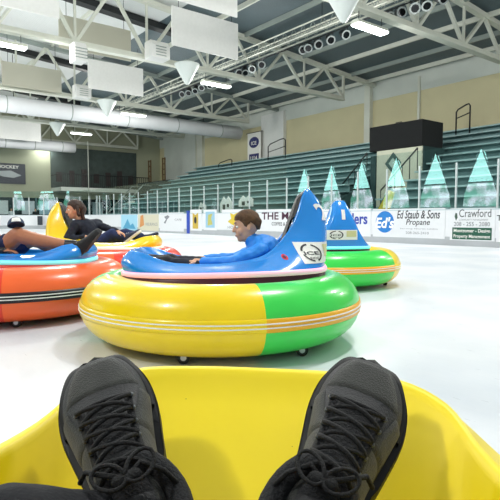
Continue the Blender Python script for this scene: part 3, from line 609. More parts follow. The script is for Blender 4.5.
def car(label, loc, rz, hull_m, strip_m, tubes, qoff, band_m, pipe_m, bow_drop=0, Rr=.735, rr=.2, zc=.24, base_z=.475, number=None, sticker=None, casters=(0, 90, 180, 270), maroon=M_maroon):
    e = empty('bumper_car', loc, rz, label, 'bumper car')
    R, B, T = hullfuncs(bow_drop, base_z)
    mb = MB(); rows = []
    for k in range(9): rows.append([outer(R, B, i, k/8) for i in range(NS)])
    inn = []
    for i in range(NS):
        d = Vector((R[i].x*.9-.02, R[i].y, 0)); d = d.normalized() if d.length > 1e-4 else Vector((1, 0, 0)); inn.append(R[i]-d*.034)
    rows.append([R[i]*.6+inn[i]*.4+Vector((0, 0, .011)) for i in range(NS)])
    rows.append([R[i]*.2+inn[i]*.8+Vector((0, 0, .009)) for i in range(NS)])
    for k in range(9):
        q = k/8; rows.append([inn[i]*(1-q)+T[i]*q + Vector((0, 0, -.03*math.sin(PI*q) if R[i].x > -.1 else -.012*math.sin(PI*q))) for i in range(NS)])
    rows.append([T[i]*.5+Vector((.05, 0, .155)) for i in range(NS)])
    mb.grid(rows, True); nb = len(mb.v); mb.add(rows[-1], [tuple(range(NS))]); mb.build('hull', hull_m, e)
    # trim: maroon skirt and light strip
    mb = MB(); o1 = [Vector((p.x*1.0, p.y*1.0, p.z-.13)) for p in B]; o2 = [Vector((p.x*1.012, p.y*1.012, p.z-.03)) for p in B]; mb.grid([o1, o2, [Vector((p.x*.98, p.y*.98, p.z-.02)) for p in B]], True); mb.build('skirt', maroon, e)
    mb = MB(); mb.grid([[Vector((p.x*.99, p.y*.99, p.z-.033)) for p in B], [Vector((p.x*1.022, p.y*1.022, p.z-.028)) for p in B], [Vector((p.x*1.026, p.y*1.026, p.z-.012)) for p in B], [Vector((p.x*1.015, p.y*1.015, p.z+.002)) for p in B], [Vector((p.x*.99, p.y*.99, p.z+.004)) for p in B]], True); mb.build('light_strip', strip_m, e)
    mb = MB(); mb.lathe([(.001, .09), (.55, .09), (.6, .14), (.56, .36), (.5, .37)], 40); mb.build('chassis', M_chassis, e)
    # tube, its band and piping
    n = 144; m_ = 28; mb = MB(); vs = []
    for i in range(n):
        a = 2*PI*i/n
        for j in range(m_):
            b_ = 2*PI*j/m_; r_ = Rr+rr*math.cos(b_); vs.append(Vector((r_*math.cos(a), r_*math.sin(a), zc+rr*math.sin(b_))))
    fs = []; o_ = 0
    mb.v = vs
    for i in range(n):
        ang = math.degrees(2*PI*(i+.5)/n) - qoff; mi = int((ang % 360)//90) % 2
        for j in range(m_):
            mb.f.append([i*m_+j, ((i+1) % n)*m_+j, ((i+1) % n)*m_+(j+1) % m_, i*m_+(j+1) % m_]); mb.mi.append(mi); mb.sm.append(True)
    mb.build('tube', list(tubes), e)
    mb = MB(); rows = []
    for b_ in (-.19, -.18, -.06, .06, .18, .19):
        r2 = rr+(.005 if abs(b_) < .185 else -.002); rows.append([Vector(((Rr+r2*math.cos(b_))*math.cos(2*PI*i/n), (Rr+r2*math.cos(b_))*math.sin(2*PI*i/n), zc+r2*math.sin(b_))) for i in range(n)])
    mb.grid(rows, True)
    if isinstance(band_m, tuple): mb.mi = [int(((math.degrees(2*PI*((q % n)+.5)/n)-qoff) % 360)//90) % 2 for q in range(len(mb.f))]
    bd = mb.build('band', list(band_m) if isinstance(band_m, tuple) else band_m, e)
    for zz in (-.011, .011):
        mb = MB(); mb.tube([((Rr+rr+.005)*math.cos(2*PI*i/n), (Rr+rr+.005)*math.sin(2*PI*i/n), zc+zz) for i in range(n)], .0042, 6, closed=True); mb.build('piping', pipe_m, bd)
    # valve
    # casters
    for a in casters:
        a = math.radians(a); c = Vector((.76*math.cos(a), .76*math.sin(a), 0))
        mb = MB(); mb.tube([c+Vector((0, -.014, .036)), c+Vector((0, .014, .036))], .036, 20); ca = mb.build('caster', M_rubber, e)
        mb = MB(); mb.tube([c+Vector((0, -.0165, .036)), c+Vector((0, .0165, .036))], .017, 14); mb.build('wheel_hub', mat('caster_hub', 'C9CCD0', .3, metal=.5), ca)
        mb = MB(); mb.box(c+Vector((0, 0, .082)), (.05, .05, .02)); mb.build('bracket', M_chassis, ca)
    # seat pad on the inner face of the fin
    mb = MB(); i0 = 12; idx = [(-j) % NS for j in range(i0, 0, -1)]+list(range(0, i0+1)); rows = []
    for q in (0.0, .04, .15, .3, .5, .7, .9):
        rows.append([inn[i]*(1-q)+T[i]*q + Vector((-.022 if 0.02 < q < .85 else .004, 0, .006)) for i in idx])
    mb.grid(rows, False); mb.build('seat_pad', M_pad, e)
    cache = {}
    def contour(z):
        key = round(z, 4)
        if key not in cache:
            pts = []
            for sg in (1, -1):
                L = []
                for q in range(NS//2):
                    i_ = (sg*q) % NS
                    if R[i_].z <= z+.002: break
                    L.append(outer(R, B, i_, max(0, (z-B[i_].z)/(R[i_].z-B[i_].z))))
                pts.append(L)
            cache[key] = pts
        return cache[key]
    def onhull(a, z, off=.004):
        """point on the outer skin at height z, arc distance a from the stern (negative: starboard)"""
        L = contour(z)[0 if a >= 0 else 1]; d = abs(a)
        for i in range(len(L)-1):
            g = (L[i+1]-L[i]); gl = g.length
            if d <= gl or i == len(L)-2:
                p = L[i]+g*(d/gl); break
            d -= gl
        nn = Vector((g.y, -g.x, 0)).normalized()
        if nn.dot(Vector((p.x-.2, p.y, 0))) < 0: nn = -nn
        return p+nn*off+Vector((0, 0, 0))
    if number:
        mb = MB(); text_on(mb, number[0], lambda x, y: onhull(number[1]+number[2]*x, .79+.11*y, .004), .03, dense=True); mb.build('number', M_white, e)
    if sticker:
        for (u0, u1, z0, z1) in sticker:
            mb = MB(); mb.grid([[onhull(u0+(u1-u0)*x/30, z0+(z1-z0)*y/6, .003) for x in range(31)] for y in range(7)], False); st = mb.build('sticker', M_white, e)
            mb = MB(); P = lambda x, y: onhull(u0+(u1-u0)*x, z0+(z1-z0)*y, .0055)
            ro = [P(.3+.22*math.cos(2*PI*k/30), .5+.42*math.sin(2*PI*k/30)) for k in range(30)]; ri = [P(.3+.18*math.cos(2*PI*k/30), .5+.35*math.sin(2*PI*k/30)) for k in range(30)]
            for k in range(30):
                if k % 8 < 6: mb.add([ro[k], ro[(k+1) % 30], ri[(k+1) % 30], ri[k]], [(0, 1, 2, 3)])
            text_on(mb, 'ICE', lambda x, y: P(.13+.32*x, .4+.16*y), .02, dense=True); text_on(mb, 'RIDE', lambda x, y: P(.2+.2*x, .2+.1*y), .0, dense=True); mb.build('logo', M_text_k, st)
            mb = MB(); mb.grid([[P(.62+.34*x/6, .3+.6*y/2) for x in range(7)] for y in range(3)], False); mb.build('picture', mat('sticker_tan', 'D8D29A', .5), st)
    e['_'] = 0; del e['_']
    return e, onhull

c2, on2 = car('yellow and green bumper car number 2 with blue body carrying the boy', (-.195, 3.57, 0), math.radians(0), M_blue, M_pink, (M_green, M_yellow), -72.6, (M_gold, M_yellow), M_white, number=('2', -.145, .08), sticker=[(-.42, -.12, .52, .65)], casters=(257, 311, 40, 140))
mb = MB(); k = 24; mb.add([on2(-.52+.020*math.cos(2*PI*i/k), .56+.016*math.sin(2*PI*i/k), .005) for i in range(k)], [tuple(range(k))]); rd = mb.build('round_badge', mat('badge_red', 'E0252E', .4), c2)
mb = MB(); mb.add([on2(-.52+.011*math.cos(2*PI*i/k), .56+.009*math.sin(2*PI*i/k), .008) for i in range(k)], [tuple(range(k))]); mb.build('badge_centre', mat('badge_dark', '5A1030', .4), rd)
c1, on1 = car('green and yellow bumper car number 1 with blue body, seen from behind', (.90, 6.45, 0), math.radians(-79), M_blue, M_cyan, (M_yellow, M_green), 43, (M_yellow, M_gold), M_white, number=('1', -.02, .04), sticker=[(-.19, .17, .565, .675)], casters=(0, 60, 150, 250))
c3, on3 = car('orange bumper car with blue body at the left edge, bare leg over its side', (-2.02, 4.5, 0), math.radians(180), M_blue, M_cyan, (M_orange, M_red), -72+180, M_black, M_white, casters=(113, 30, 250, 340), maroon=M_red)
c4, on4 = car('yellow-bodied bumper car with red tube, the woman sitting in it', (-1.76, 6.4, 0), math.radians(180), M_yhull, mat('warm_light_strip', 'FFF0DC', .3, emit=.4), (M_orange, M_red), 20, M_gold, M_white, maroon=M_orange)
c0, on0 = car('yellow bumper car in the foreground holding the photographer', (-.06, .245, 0), math.radians(-98), mat('own_yellow_hull', 'FFE400', .45, var=.05, scale=5), M_pink, (M_yellow, M_green), 30, M_gold, M_white, bow_drop=.07, Rr=.64, rr=.165, zc=.185, base_z=.375)
c0.scale.z = 1.055
R0, B0, T0_ = hullfuncs(.07, .375)
# scuffs of dirt on the foreground hull: small specks with shape of their own
mb = MB()
for k in range(26):
    i = random.choice([j for j in range(NS) if R0[j].x < -.35]); q = random.uniform(.1, .8)
    p = (R0[i]+Vector((.034, 0, 0)))*(1-q)+T0_[i]*q+Vector((0, 0, .001)); r_ = random.uniform(.0006, .0016)
    mb.lathe([(r_, 0), (r_*.5, r_*.5), (.00001, r_*.6)], 6, p)
tag(mb.build('dirt_specks', mat('dirt', '4A3A08', .9), c0), kind='stuff')

# ------------------------------------------------------------------ people
def capsule(mb, p0, p1, r0, r1, n=12):
    p0 = Vector(p0); p1 = Vector(p1); d = p1-p0; L = d.length; d = d.normalized() if L > 1e-6 else Vector((0, 0, 1))
    prof = []
    for k in range(5): a = PI/2*k/4; prof.append((p0-d*r0*math.cos(a), max(1e-4, r0*math.sin(a))))
    for k in range(5): a = PI/2*(1-k/4); prof.append((p1+d*r1*math.cos(a), max(1e-4, r1*math.sin(a))))
    mb.tube([p for p, _ in prof], [r for _, r in prof], n)
def ell(mb, c, r, M=None, n=16):
    c = Vector(c); rows = []
    for i in range(1, n):
        a = PI*i/n; ring = []
        for j in range(n*2):
            b_ = PI*j/n; p = Vector((r[0]*math.sin(a)*math.cos(b_), r[1]*math.sin(a)*math.sin(b_), r[2]*math.cos(a)))
            ring.append(c+(M @ p if M else p))
        rows.append(ring)
    mb.grid(rows, True)
    mb.add(rows[0], [tuple(range(2*n))]); mb.add(rows[-1], [tuple(range(2*n))[::-1]])
def fuse(mb, name, m, parent, voxel=.008, smooth=5, loc=None, disp=0, thick=0):
    o = mb.build(name, m, None)
    r = o.modifiers.new('r', 'REMESH'); r.mode = 'VOXEL'; r.voxel_size = voxel; r.use_smooth_shade = True
    s_ = o.modifiers.new('s', 'SMOOTH'); s_.factor = .5; s_.iterations = smooth
    bpy.context.view_layer.update()
    me = bpy.data.meshes.new_from_object(o.evaluated_get(bpy.context.evaluated_depsgraph_get()))
    for p in me.polygons: p.use_smooth = True
    if disp:
        for v in me.vertices:
            v.co += v.normal*disp*noise.noise(v.co*14)+v.normal*disp*.6*noise.noise(v.co*33)
    old = o.data; o.modifiers.clear(); o.data = me; bpy.data.meshes.remove(old); me.name = name
    if not me.materials: me.materials.append(m)
    if parent: o.parent = parent
    return o
def frame(fwd, up):
    f_ = Vector(fwd).normalized(); u_ = Vector(up); l_ = u_.cross(f_).normalized(); u_ = f_.cross(l_).normalized()
    return Matrix((f_, l_, u_)).transposed()      # columns: forward, left, up
def head_shapes(mb, c, fr, k=1.0):
    c = Vector(c); P = lambda x, y, z: c+fr @ Vector((x*k, y*k, z*k))
    ell(mb, P(-.01, 0, .025), (.092*k, .074*k, .092*k), fr); ell(mb, P(.018, 0, -.035), (.066*k, .055*k, .078*k), fr)
    ell(mb, P(.052, 0, -.088), (.026*k, .026*k, .022*k), fr, 8)                                 # chin
    capsule(mb, P(.078, 0, .02), P(.098, 0, -.022), .009*k, .014*k, 8)                           # nose
    for sy in (-1, 1):
        ell(mb, P(-.008, sy*.075, -.008), (.018*k, .01*k, .03*k), fr, 8)                         # ears
        ell(mb, P(.05, sy*.04, -.03), (.025*k, .022*k, .03*k), fr, 8)                            # cheeks
    capsule(mb, P(.075, .025, .03), P(.075, -.025, .03), .012*k, .012*k, 8)                      # brow
    capsule(mb, P(.078, .014, -.06), P(.078, -.014, -.06), .010*k, .010*k, 8)                    # lips
def face_parts(parent, c, fr, k, iris='4A3020', lip='A8584E', brow='4A3222'):
    c = Vector(c); P = lambda x, y, z: c+fr @ Vector((x*k, y*k, z*k))
    for sy in (-1, 1):
        mb = MB(); ell(mb, P(.071, sy*.031, .005), (.012*k, .014*k, .010*k), fr, 8); ey = mb.build('eye', M_white, parent)
        mb = MB(); ell(mb, P(.081, sy*.031, .005), (.004*k, .006*k, .006*k), fr, 6); mb.build('iris', mat('iris_'+iris, iris, .2), ey)
        mb = MB(); capsule(mb, P(.084, sy*.018, .034), P(.076, sy*.045, .036), .004*k, .003*k, 6); mb.build('eyebrow', mat('brow_'+brow, brow, .8), parent)
    mb = MB(); capsule(mb, P(.086, .016, -.06), P(.086, -.016, -.06), .005*k, .005*k, 6); mb.build('mouth', mat('lip_'+lip, lip, .5), parent)
def hair(parent, c, fr, k, m, back=-.07, front=.055, long=False, sweep=0.0, seed=0):
    c = Vector(c); mb = MB(); n = 40; rows = []; rin = []
    for i in range(0, 26):
        a = PI*.5-PI*.97*(i/25)  # latitude from top
        ring = []; ri = []
        for j in range(n):
            b_ = 2*PI*j/n; cx, sy = math.cos(b_), math.sin(b_)
            an = abs(math.degrees(math.atan2(sy, cx)))
            A_ = [0, 45, 62, 78, 100, 118, 140, 180]; Z_ = [front, front*.95, front*.6, -.012, .030, .0, back, back]
            for q in range(7):
                if an <= A_[q+1]: lowz = Z_[q]+(Z_[q+1]-Z_[q])*(an-A_[q])/(A_[q+1]-A_[q]); break
            z = .125-(.125-lowz)*(i/25)**.9; zz = z-.02; rr_ = math.sqrt(max(0, 1-(zz/.108)**2)) if abs(zz) < .108 else 0
            if zz < 0: rr_ = max(rr_, .80 if cx < 0 else .9)
            nz = 1+.07*noise.noise(Vector((cx*3+seed, sy*3, z*30)))
            ring.append(c+fr @ Vector(((-.01+(.105-.007*(i/25)**3)*rr_*cx*nz)*k, (.088-.008*(i/25)**3)*rr_*sy*nz*k, z*k)))
        rows.append(ring)
    mb.grid(rows, True); o = mb.build('hair', m, parent)
    s_ = o.modifiers.new('thickness', 'SOLIDIFY'); s_.thickness = .012*k; s_.offset = -1
    for p in o.data.polygons: p.use_smooth = True
    return o
def hand_shapes(mb, wrist, fwd, palm_n, k=1.0, curl=.6, side=1):
    """palm_n: direction the palm faces"""
    fr = frame(fwd, -Vector(palm_n)); w_ = Vector(wrist); P = lambda x, y, z: w_+fr @ Vector((x*k, y*k, z*k))
    ell(mb, P(.045, 0, 0), (.05*k, .038*k, .015*k), fr, 8); capsule(mb, P(-.02, 0, 0), P(.02, 0, 0), .024*k, .026*k, 8)
    for q, (y, L) in enumerate(((-.028, .062), (-.010, .075), (.010, .070), (.027, .054))):
        p = P(.082, y*side, 0); a = 0; seg = L/3
        for s_ in range(3):
            a += curl*(.6 if s_ == 0 else .8); d = fr @ Vector((math.cos(a), 0, -math.sin(a))); q2 = p+d*seg*1.05*k
            capsule(mb, p, q2, (.0095-.0012*s_)*k, (.0085-.0012*s_)*k, 6); p = q2
    p = P(.02, -.03*side, -.006); q1 = P(.05, -.058*side, -.016); q2 = P(.078, -.06*side, -.032); capsule(mb, p, q1, .012*k, .011*k, 6); capsule(mb, q1, q2, .0105*k, .0085*k, 6)
def small_shoe(parent, ankle, toe_dir, up, k, m, sole_m, name='shoe'):
    """ankle: point at the ankle; toe_dir forward"""
    fr = frame(toe_dir, up); a = Vector(ankle); P = lambda x, y, z: a+fr @ Vector((x*k, y*k, z*k))
    mb = MB(); rows = []
    prof = [(-.085, .012, .03, .0), (-.08, .03, .06, 0), (-.05, .037, .085, 0), (0, .038, .09, 0), (.05, .040, .065, 0), (.1, .045, .045, 0), (.15, .043, .035, 0), (.185, .032, .025, 0), (.2, .012, .012, 0)]
    for x, wd, h, _ in prof:
        rows.append([P(x, wd*math.cos(th), -.085+.018+h*max(0, math.sin(th))**.7) for th in [PI*j/12 for j in range(13)]])
    mb.grid(rows, False); mb.add(rows[0], [tuple(range(13))]); mb.add(rows[-1], [tuple(range(13))[::-1]]); o = mb.build(name, m, parent)
    mb = MB(); L = [(x, wd*1.08+.002) for x, wd, _, _ in prof]; poly = [(x, y) for x, y in L]+[(x, -y) for x, y in L[::-1]]
    n = len(poly); mb.add([P(x, y, -.088) for x, y in poly]+[P(x, y, -.062) for x, y in poly], [tuple(range(n))[::-1], tuple(range(n, 2*n))]+[(i, (i+1) % n, n+(i+1) % n, n+i) for i in range(n)])
    mb.build('sole', sole_m, o)
    mb = MB()
    for q in range(4): mb.tube([P(.03+.022*q, -.022, -.085+.078-.011*q), P(.035+.022*q, 0, -.085+.094-.013*q), P(.03+.022*q, .022, -.085+.078-.011*q)], .003*k, 5)
    mb.build('lace', sole_m, o)
    return o

# --- boy in car 2 (local to world: car centre (-.21,3.6)); he faces left
cx, cy = -.195, 3.57
V = lambda x, y, z: Vector((cx+x, cy+y, z))
boy = empty('person', (cx+.25, cy, .3), 0, 'boy with short brown hair in a bright blue jacket sitting in bumper car number 2', 'person')
def local(o, e): o.matrix_parent_inverse = e.matrix_basis.inverted(); return o
def rel(mesh_o, e):           # keep world placement when parenting to a placed empty
    mesh_o.parent = e; mesh_o.matrix_parent_inverse = Matrix.Translation(e.location).inverted(); return mesh_o
class Fig:
    """collect world space child meshes under one empty at loc"""
    def __init__(s_, e): s_.e = e
def shift(e):
    """move children mesh data so that parent offset cancels"""
    def rec(o, off):
        for ch in [c for c in bpy.data.objects if c.parent == o]:
            ch.location = Vector(ch.location)-(off if o == e else Vector((0, 0, 0))); rec(ch, off)
    rec(e, Vector(e.location))
hb = V(.17, 0, .735); fr = frame((-1, -.12, -.12), (-.1, 0, 1)); kb = .93
mb = MB(); head_shapes(mb, hb, fr, kb)
capsule(mb, V(.225, 0, .60), V(.185, 0, .68), .042, .04)
capsule(mb, V(.34, 0, .40), V(.26, 0, .56), .10, .09); capsule(mb, V(.26, -.12, .57), V(.26, .12, .57), .045, .045)
for sy in (-1, 1):
    capsule(mb, V(.26, sy*.135, .57), V(.10, sy*.19, .50), .038, .032); capsule(mb, V(.10, sy*.19, .50), V(-.13, sy*.12, .50), .03, .022)
    hand_shapes(mb, V(-.15, sy*.11, .503), (-1, -sy*.1, .02), (0, 0, -1), .85, .5, side=sy)
    capsule(mb, V(.32, sy*.07, .40), V(-.02, sy*.11, .46), .07, .05); capsule(mb, V(-.02, sy*.11, .46), V(-.34, sy*.09, .49), .045, .032)
body = fuse(mb, 'body', M_skin, boy, .006, 3)
face_parts(boy, hb, fr, kb); hair(boy, hb, fr, kb, mat('boy_hair', '5E3F22', .7, var=.4, scale=40, bump=.6, bscale=120), back=-.035, front=.055)
mb = MB(); capsule(mb, V(.36, 0, .40), V(.285, 0, .56), .13, .125); capsule(mb, V(.265, -.125, .575), V(.265, .125, .575), .058, .058); capsule(mb, V(.25, 0, .585), V(.215, 0, .635), .075, .058)
for sy in (-1, 1):
    capsule(mb, V(.265, sy*.135, .575), V(.10, sy*.195, .505), .054, .046); capsule(mb, V(.10, sy*.195, .505), V(-.11, sy*.13, .502), .044, .033)
fuse(mb, 'jacket', mat('blue_jacket', '2A92F2', .55, bump=.15, bscale=30), boy, .008, 3, disp=.008)
mb = MB()
for sy in (-1, 1): capsule(mb, V(.32, sy*.07, .40), V(-.02, sy*.11, .46), .08, .06); capsule(mb, V(-.02, sy*.11, .46), V(-.32, sy*.09, .485), .055, .043)
fuse(mb, 'trousers', mat('dark_trousers', '1C2230', .8), boy, .009, 3, disp=.005)
for sy in (-1, 1): small_shoe(boy, V(-.36, sy*.09, .525), (-.95, 0, .3), (.3, 0, .95), .82, mat('black_trainer', '15161A', .6), M_rubber)
shift(boy); boy.location.z += .012

# --- woman in the yellow car; her back on the yellow fin at left, legs to the right, face turned left
cx, cy = -1.76, 6.4
wom = empty('person', (cx-.2, cy, .3), 0, 'woman with brown hair in a navy top reclining in the yellow bumper car', 'person')
hw = V(-.375, -.05, .885); fr = frame((-.95, -.45, -.12), (.05, 0, 1)); k = 1.0
mb = MB(); head_shapes(mb, hw, fr, k)
capsule(mb, V(-.30, 0, .72), V(-.35, -.03, .81), .052, .048); capsule(mb, V(-.18, 0, .46), V(-.28, 0, .66), .13, .12); capsule(mb, V(-.34, -.13, .70), V(-.20, .16, .70), .05, .05)
arms = [((-.33, -.17, .69), (-.42, -.25, .52), (-.22, -.22, .56)), ((-.17, .10, .70), (.0, -.0, .66), (.15, -.12, .63))]
for a, b_, c_ in arms: capsule(mb, V(*a), V(*b_), .042, .036); capsule(mb, V(*b_), V(*c_), .034, .024)
hand_shapes(mb, V(.16, -.13, .62), (1, 0, -.35), (0, 0, -1), .9, .5, 1); hand_shapes(mb, V(-.21, -.22, .56), (1, 0, 0), (0, 0, -1), .9, .5, -1)
legs = [((-.15, -.1, .42), (.10, -.13, .585), (.22, -.12, .55)), ((-.15, .1, .42), (.20, .12, .585), (.40, .08, .55))]
for a, b_, c_ in legs: capsule(mb, V(*a), V(*b_), .08, .06); capsule(mb, V(*b_), V(*c_), .055, .04)
fuse(mb, 'body', M_skin, wom, .008, 3); face_parts(wom, hw, fr, k)
hm = mat('woman_hair', '3E2A1E', .55, var=.35, scale=40, bump=.5, bscale=90); hair(wom, hw, fr, k, hm, back=-.10, front=.06)
mb = MB(); B_ = lambda x, y, z: hw+fr @ Vector((x, y, z)); ell(mb, B_(-.085, 0, .0), (.05, .065, .085), fr); capsule(mb, B_(-.075, .03, -.03), B_(-.08, .06, -.14), .04, .02); capsule(mb, B_(-.02, .085, .03), B_(-.03, .09, -.07), .022, .018); fuse(mb, 'hair_bun', hm, wom, .008, 3, disp=.01)
navy = mat('navy_top', '141C2C', .8, bump=.2, bscale=80)
mb = MB(); capsule(mb, V(-.17, 0, .46), V(-.27, 0, .64), .15, .145); capsule(mb, V(-.34, -.14, .69), V(-.16, .16, .70), .075, .072)
for (a, b_, c_) in arms: capsule(mb, V(*a), V(*b_), .056, .048); capsule(mb, V(*b_), V(*c_), .046, .033)
fuse(mb, 'navy_top', navy, wom, .01, 3, disp=.008)
mb = MB()
for a, b_, c_ in legs: capsule(mb, V(*a), V(*b_), .095, .072); capsule(mb, V(*b_), V(*c_), .066, .052)
fuse(mb, 'jeans', mat('blue_jeans', '1E2F5C', .8, var=.2, scale=20), wom, .01, 3, disp=.006)
small_shoe(wom, V(.25, -.12, .575), (.8, 0, .6), (-.6, 0, .8), .95, mat('navy_shoe', '27304A', .6), M_white)
small_shoe(wom, V(.44, .08, .56), (.85, 0, .5), (-.5, 0, .85), .85, mat('navy_shoe', '27304A', .6), M_rubber)
shift(wom); wom.location.z += .025

# --- rider of the orange car: reclining, only a bare leg reaches into the frame
cx, cy = -2.02, 4.5
rid = empty('person', (cx-.2, cy, .3), 0, 'bare-legged rider in navy shorts at the left edge, black shoe over the orange car', 'person')
mb = MB(); hr = V(-.52, 0, 1.0); fr = frame((.9, .2, -.1), (0, 0, 1)); head_shapes(mb, hr, fr, 1.0)
capsule(mb, V(-.48, 0, .84), V(-.5, 0, .92), .055, .052); capsule(mb, V(-.28, 0, .46), V(-.46, 0, .76), .15, .15); capsule(mb, V(-.45, -.18, .80), V(-.45, .18, .80), .06, .06)
near = ((-.2, -.10, .42), (.10, -.20, .645), (.53, -.18, .555)); farl = ((-.24, .10, .45), (.08, .14, .60), (.40, .12, .44))
capsule(mb, V(*near[0]), V(*near[1]), .085, .068); capsule(mb, V(*near[1]), V(.25, -.195, .60), .066, .058); capsule(mb, V(.25, -.195, .60), V(*near[2]), .062, .04)
capsule(mb, V(*farl[0]), V(*farl[1]), .085, .066); capsule(mb, V(*farl[1]), V(*farl[2]), .06, .04)
ar = ((-.45, -.22, .80), (-.30, -.30, .54), (-.03, -.27, .515)); capsule(mb, V(*ar[0]), V(*ar[1]), .05, .042); capsule(mb, V(*ar[1]), V(*ar[2]), .038, .028); hand_shapes(mb, V(-.02, -.27, .515), (1, .1, .05), (0, 0, -1), 1.0, .35, -1)
ar2 = ((-.45, .22, .80), (-.28, .3, .56), (-.05, .25, .56)); capsule(mb, V(*ar2[0]), V(*ar2[1]), .05, .042); capsule(mb, V(*ar2[1]), V(*ar2[2]), .038, .028); hand_shapes(mb, V(-.04, .25, .56), (1, 0, 0), (0, 0, -1), 1.0, .4, 1)
fuse(mb, 'body', M_skin2, rid, .009, 3); face_parts(rid, hr, fr, 1); hair(rid, hr, fr, 1, mat('boy_hair', '5E3F22'), back=-.05, front=.055, seed=4)
mb = MB(); capsule(mb, V(-.27, 0, .47), V(-.45, 0, .74), .17, .17); capsule(mb, V(-.45, -.19, .79), V(-.45, .19, .79), .078, .078); capsule(mb, V(*ar[0]), V(-.39, -.25, .7), .07, .065); capsule(mb, V(*ar2[0]), V(-.38, .25, .7), .07, .065); fuse(mb, 'shirt', mat('grey_shirt', '6A7480', .8), rid, .012, 3)
mb = MB(); capsule(mb, V(-.22, -.09, .42), V(-.02, -.16, .565), .115, .088); capsule(mb, V(-.26, .09, .45), V(-.02, .125, .55), .115, .088); fuse(mb, 'shorts', mat('navy_shorts', '1B2850', .8, bump=.1), rid, .01, 3, disp=.008)
mb = MB(); capsule(mb, V(-.01, -.27, .515), V(.01, -.27, .515), .034, .034); fuse(mb, 'wristband', M_black, rid, .006, 2)
mb = MB(); capsule(mb, V(.47, -.178, .562), V(.56, -.18, .555), .047, .05); fuse(mb, 'sock', M_black, rid, .008, 2)
bs = mat('black_boot', '17181A', .6, bump=.2)
small_shoe(rid, V(.575, -.18, .562), (.62, 0, .78), (-.78, 0, .62), 1.12, bs, M_chassis); small_shoe(rid, V(.44, .12, .47), (.6, 0, .8), (-.8, 0, .6), 1.0, bs, M_chassis)
shift(rid); rid.location.z += .02
# cap on the rider's knee
e = empty('cap', V(.07, -.16, .742), 0, 'small blue-grey cap with white front resting on the bare knee at left', 'cap')
mb = MB(); fr = frame((.3, -.6, .25), (-.1, .1, 1)); n = 20
mb.grid([[fr @ Vector((.075*math.cos(a_)*math.cos(2*PI*j/n), .068*math.cos(a_)*math.sin(2*PI*j/n), .075*math.sin(a_))) for j in range(n)] for a_ in [PI/2*k/7 for k in range(8)]], True); mb.build('crown', mat('cap_blue', '3A4A63', .8, var=.2, scale=60), e)
mb = MB(); mb.grid([[fr @ Vector((.05+.02*q+.07*q*math.cos(a_) if 0 else (.07+.065*q)*math.cos(a_*(1-.25*q)), .066*math.sin(a_)*(1-.1*q), -.004-.012*q*q)) for a_ in [-1.0+2.0*j/12 for j in range(13)]] for q in (0, .33, .66, 1)], False); br = mb.build('brim', mat('cap_dark', '20283A', .8), e); s_ = br.modifiers.new('t', 'SOLIDIFY'); s_.thickness = .004
mb = MB(); mb.grid([[fr @ Vector((.077*math.cos(a_)*math.cos(b_), .070*math.cos(a_)*math.sin(b_), .077*math.sin(a_))) for b_ in [-.55+1.1*j/8 for j in range(9)]] for a_ in [.15+.6*k/5 for k in range(6)]], False); mb.build('front_patch', M_white, e)

# --- bystanders behind the end glass
def stander(label, px, s_loc, top, bottom, skin=M_skin, h=1.7, hairc='2A1E18'):
    d = (px-250)/F; D = s_loc/(UY+UX*d); X, Y = D*d, D
    e = empty('person', (X, Y, 0), 0, label, 'person'); P = lambda x, y, z: Vector((x, y, z*h/1.7))
    mb = MB(); fr = frame((.3, -1, 0), (0, 0, 1)); hc = P(0, 0, 1.58); head_shapes(mb, hc, fr, 1)
    capsule(mb, P(0, 0, 1.40), P(0, 0, 1.5), .06, .055); capsule(mb, P(0, 0, 1.0), P(0, 0, 1.28), .13, .14); capsule(mb, P(-.17, 0, 1.36), P(.17, 0, 1.36), .06, .06)
    for sx in (-1, 1):
        capsule(mb, P(sx*.2, 0, 1.35), P(sx*.24, .02, 1.08), .045, .04); capsule(mb, P(sx*.24, .02, 1.08), P(sx*.18, -.12, .88), .036, .028); hand_shapes(mb, P(sx*.18, -.13, .87), (0, -.6, -.8), (-sx, 0, 0), 1, .4, sx)
        capsule(mb, P(sx*.09, 0, .92), P(sx*.1, 0, .5), .085, .06); capsule(mb, P(sx*.1, 0, .5), P(sx*.1, .01, .1), .055, .04); capsule(mb, P(sx*.1, .0, .04), P(sx*.1, -.14, .035), .04, .035)
    fuse(mb, 'body', skin, e, .013, 2); hair(e, hc, fr, 1, mat('hair_'+hairc, hairc, .7), back=-.06, front=.055)
    mb = MB(); capsule(mb, P(0, 0, .98), P(0, 0, 1.28), .15, .165); capsule(mb, P(-.18, 0, 1.36), P(.18, 0, 1.36), .075, .075)
    for sx in (-1, 1): capsule(mb, P(sx*.2, 0, 1.35), P(sx*.24, .02, 1.08), .06, .055); capsule(mb, P(sx*.24, .02, 1.08), P(sx*.185, -.10, .92), .05, .04)
    fuse(mb, 'shirt', top, e, .014, 2)
    mb = MB()
    for sx in (-1, 1): capsule(mb, P(sx*.085, 0, .93), P(sx*.1, 0, .5), .105, .075); capsule(mb, P(sx*.1, 0, .5), P(sx*.1, .01, .14), .07, .06)
    fuse(mb, 'trousers', bottom, e, .014, 2)
    for o_ in [c for c in bpy.data.objects if c.parent == e]: pass
stander('person in a white top standing behind the glass at the far left', 12, 47.5, mat('white_top', 'D8DCE0', .8), mat('dark_trousers', '1C2230'))
stander('person in a black jacket standing behind the far end glass', 36, 47.2, mat('black_jacket', '16181C', .8), mat('dark_trousers', '1C2230'))

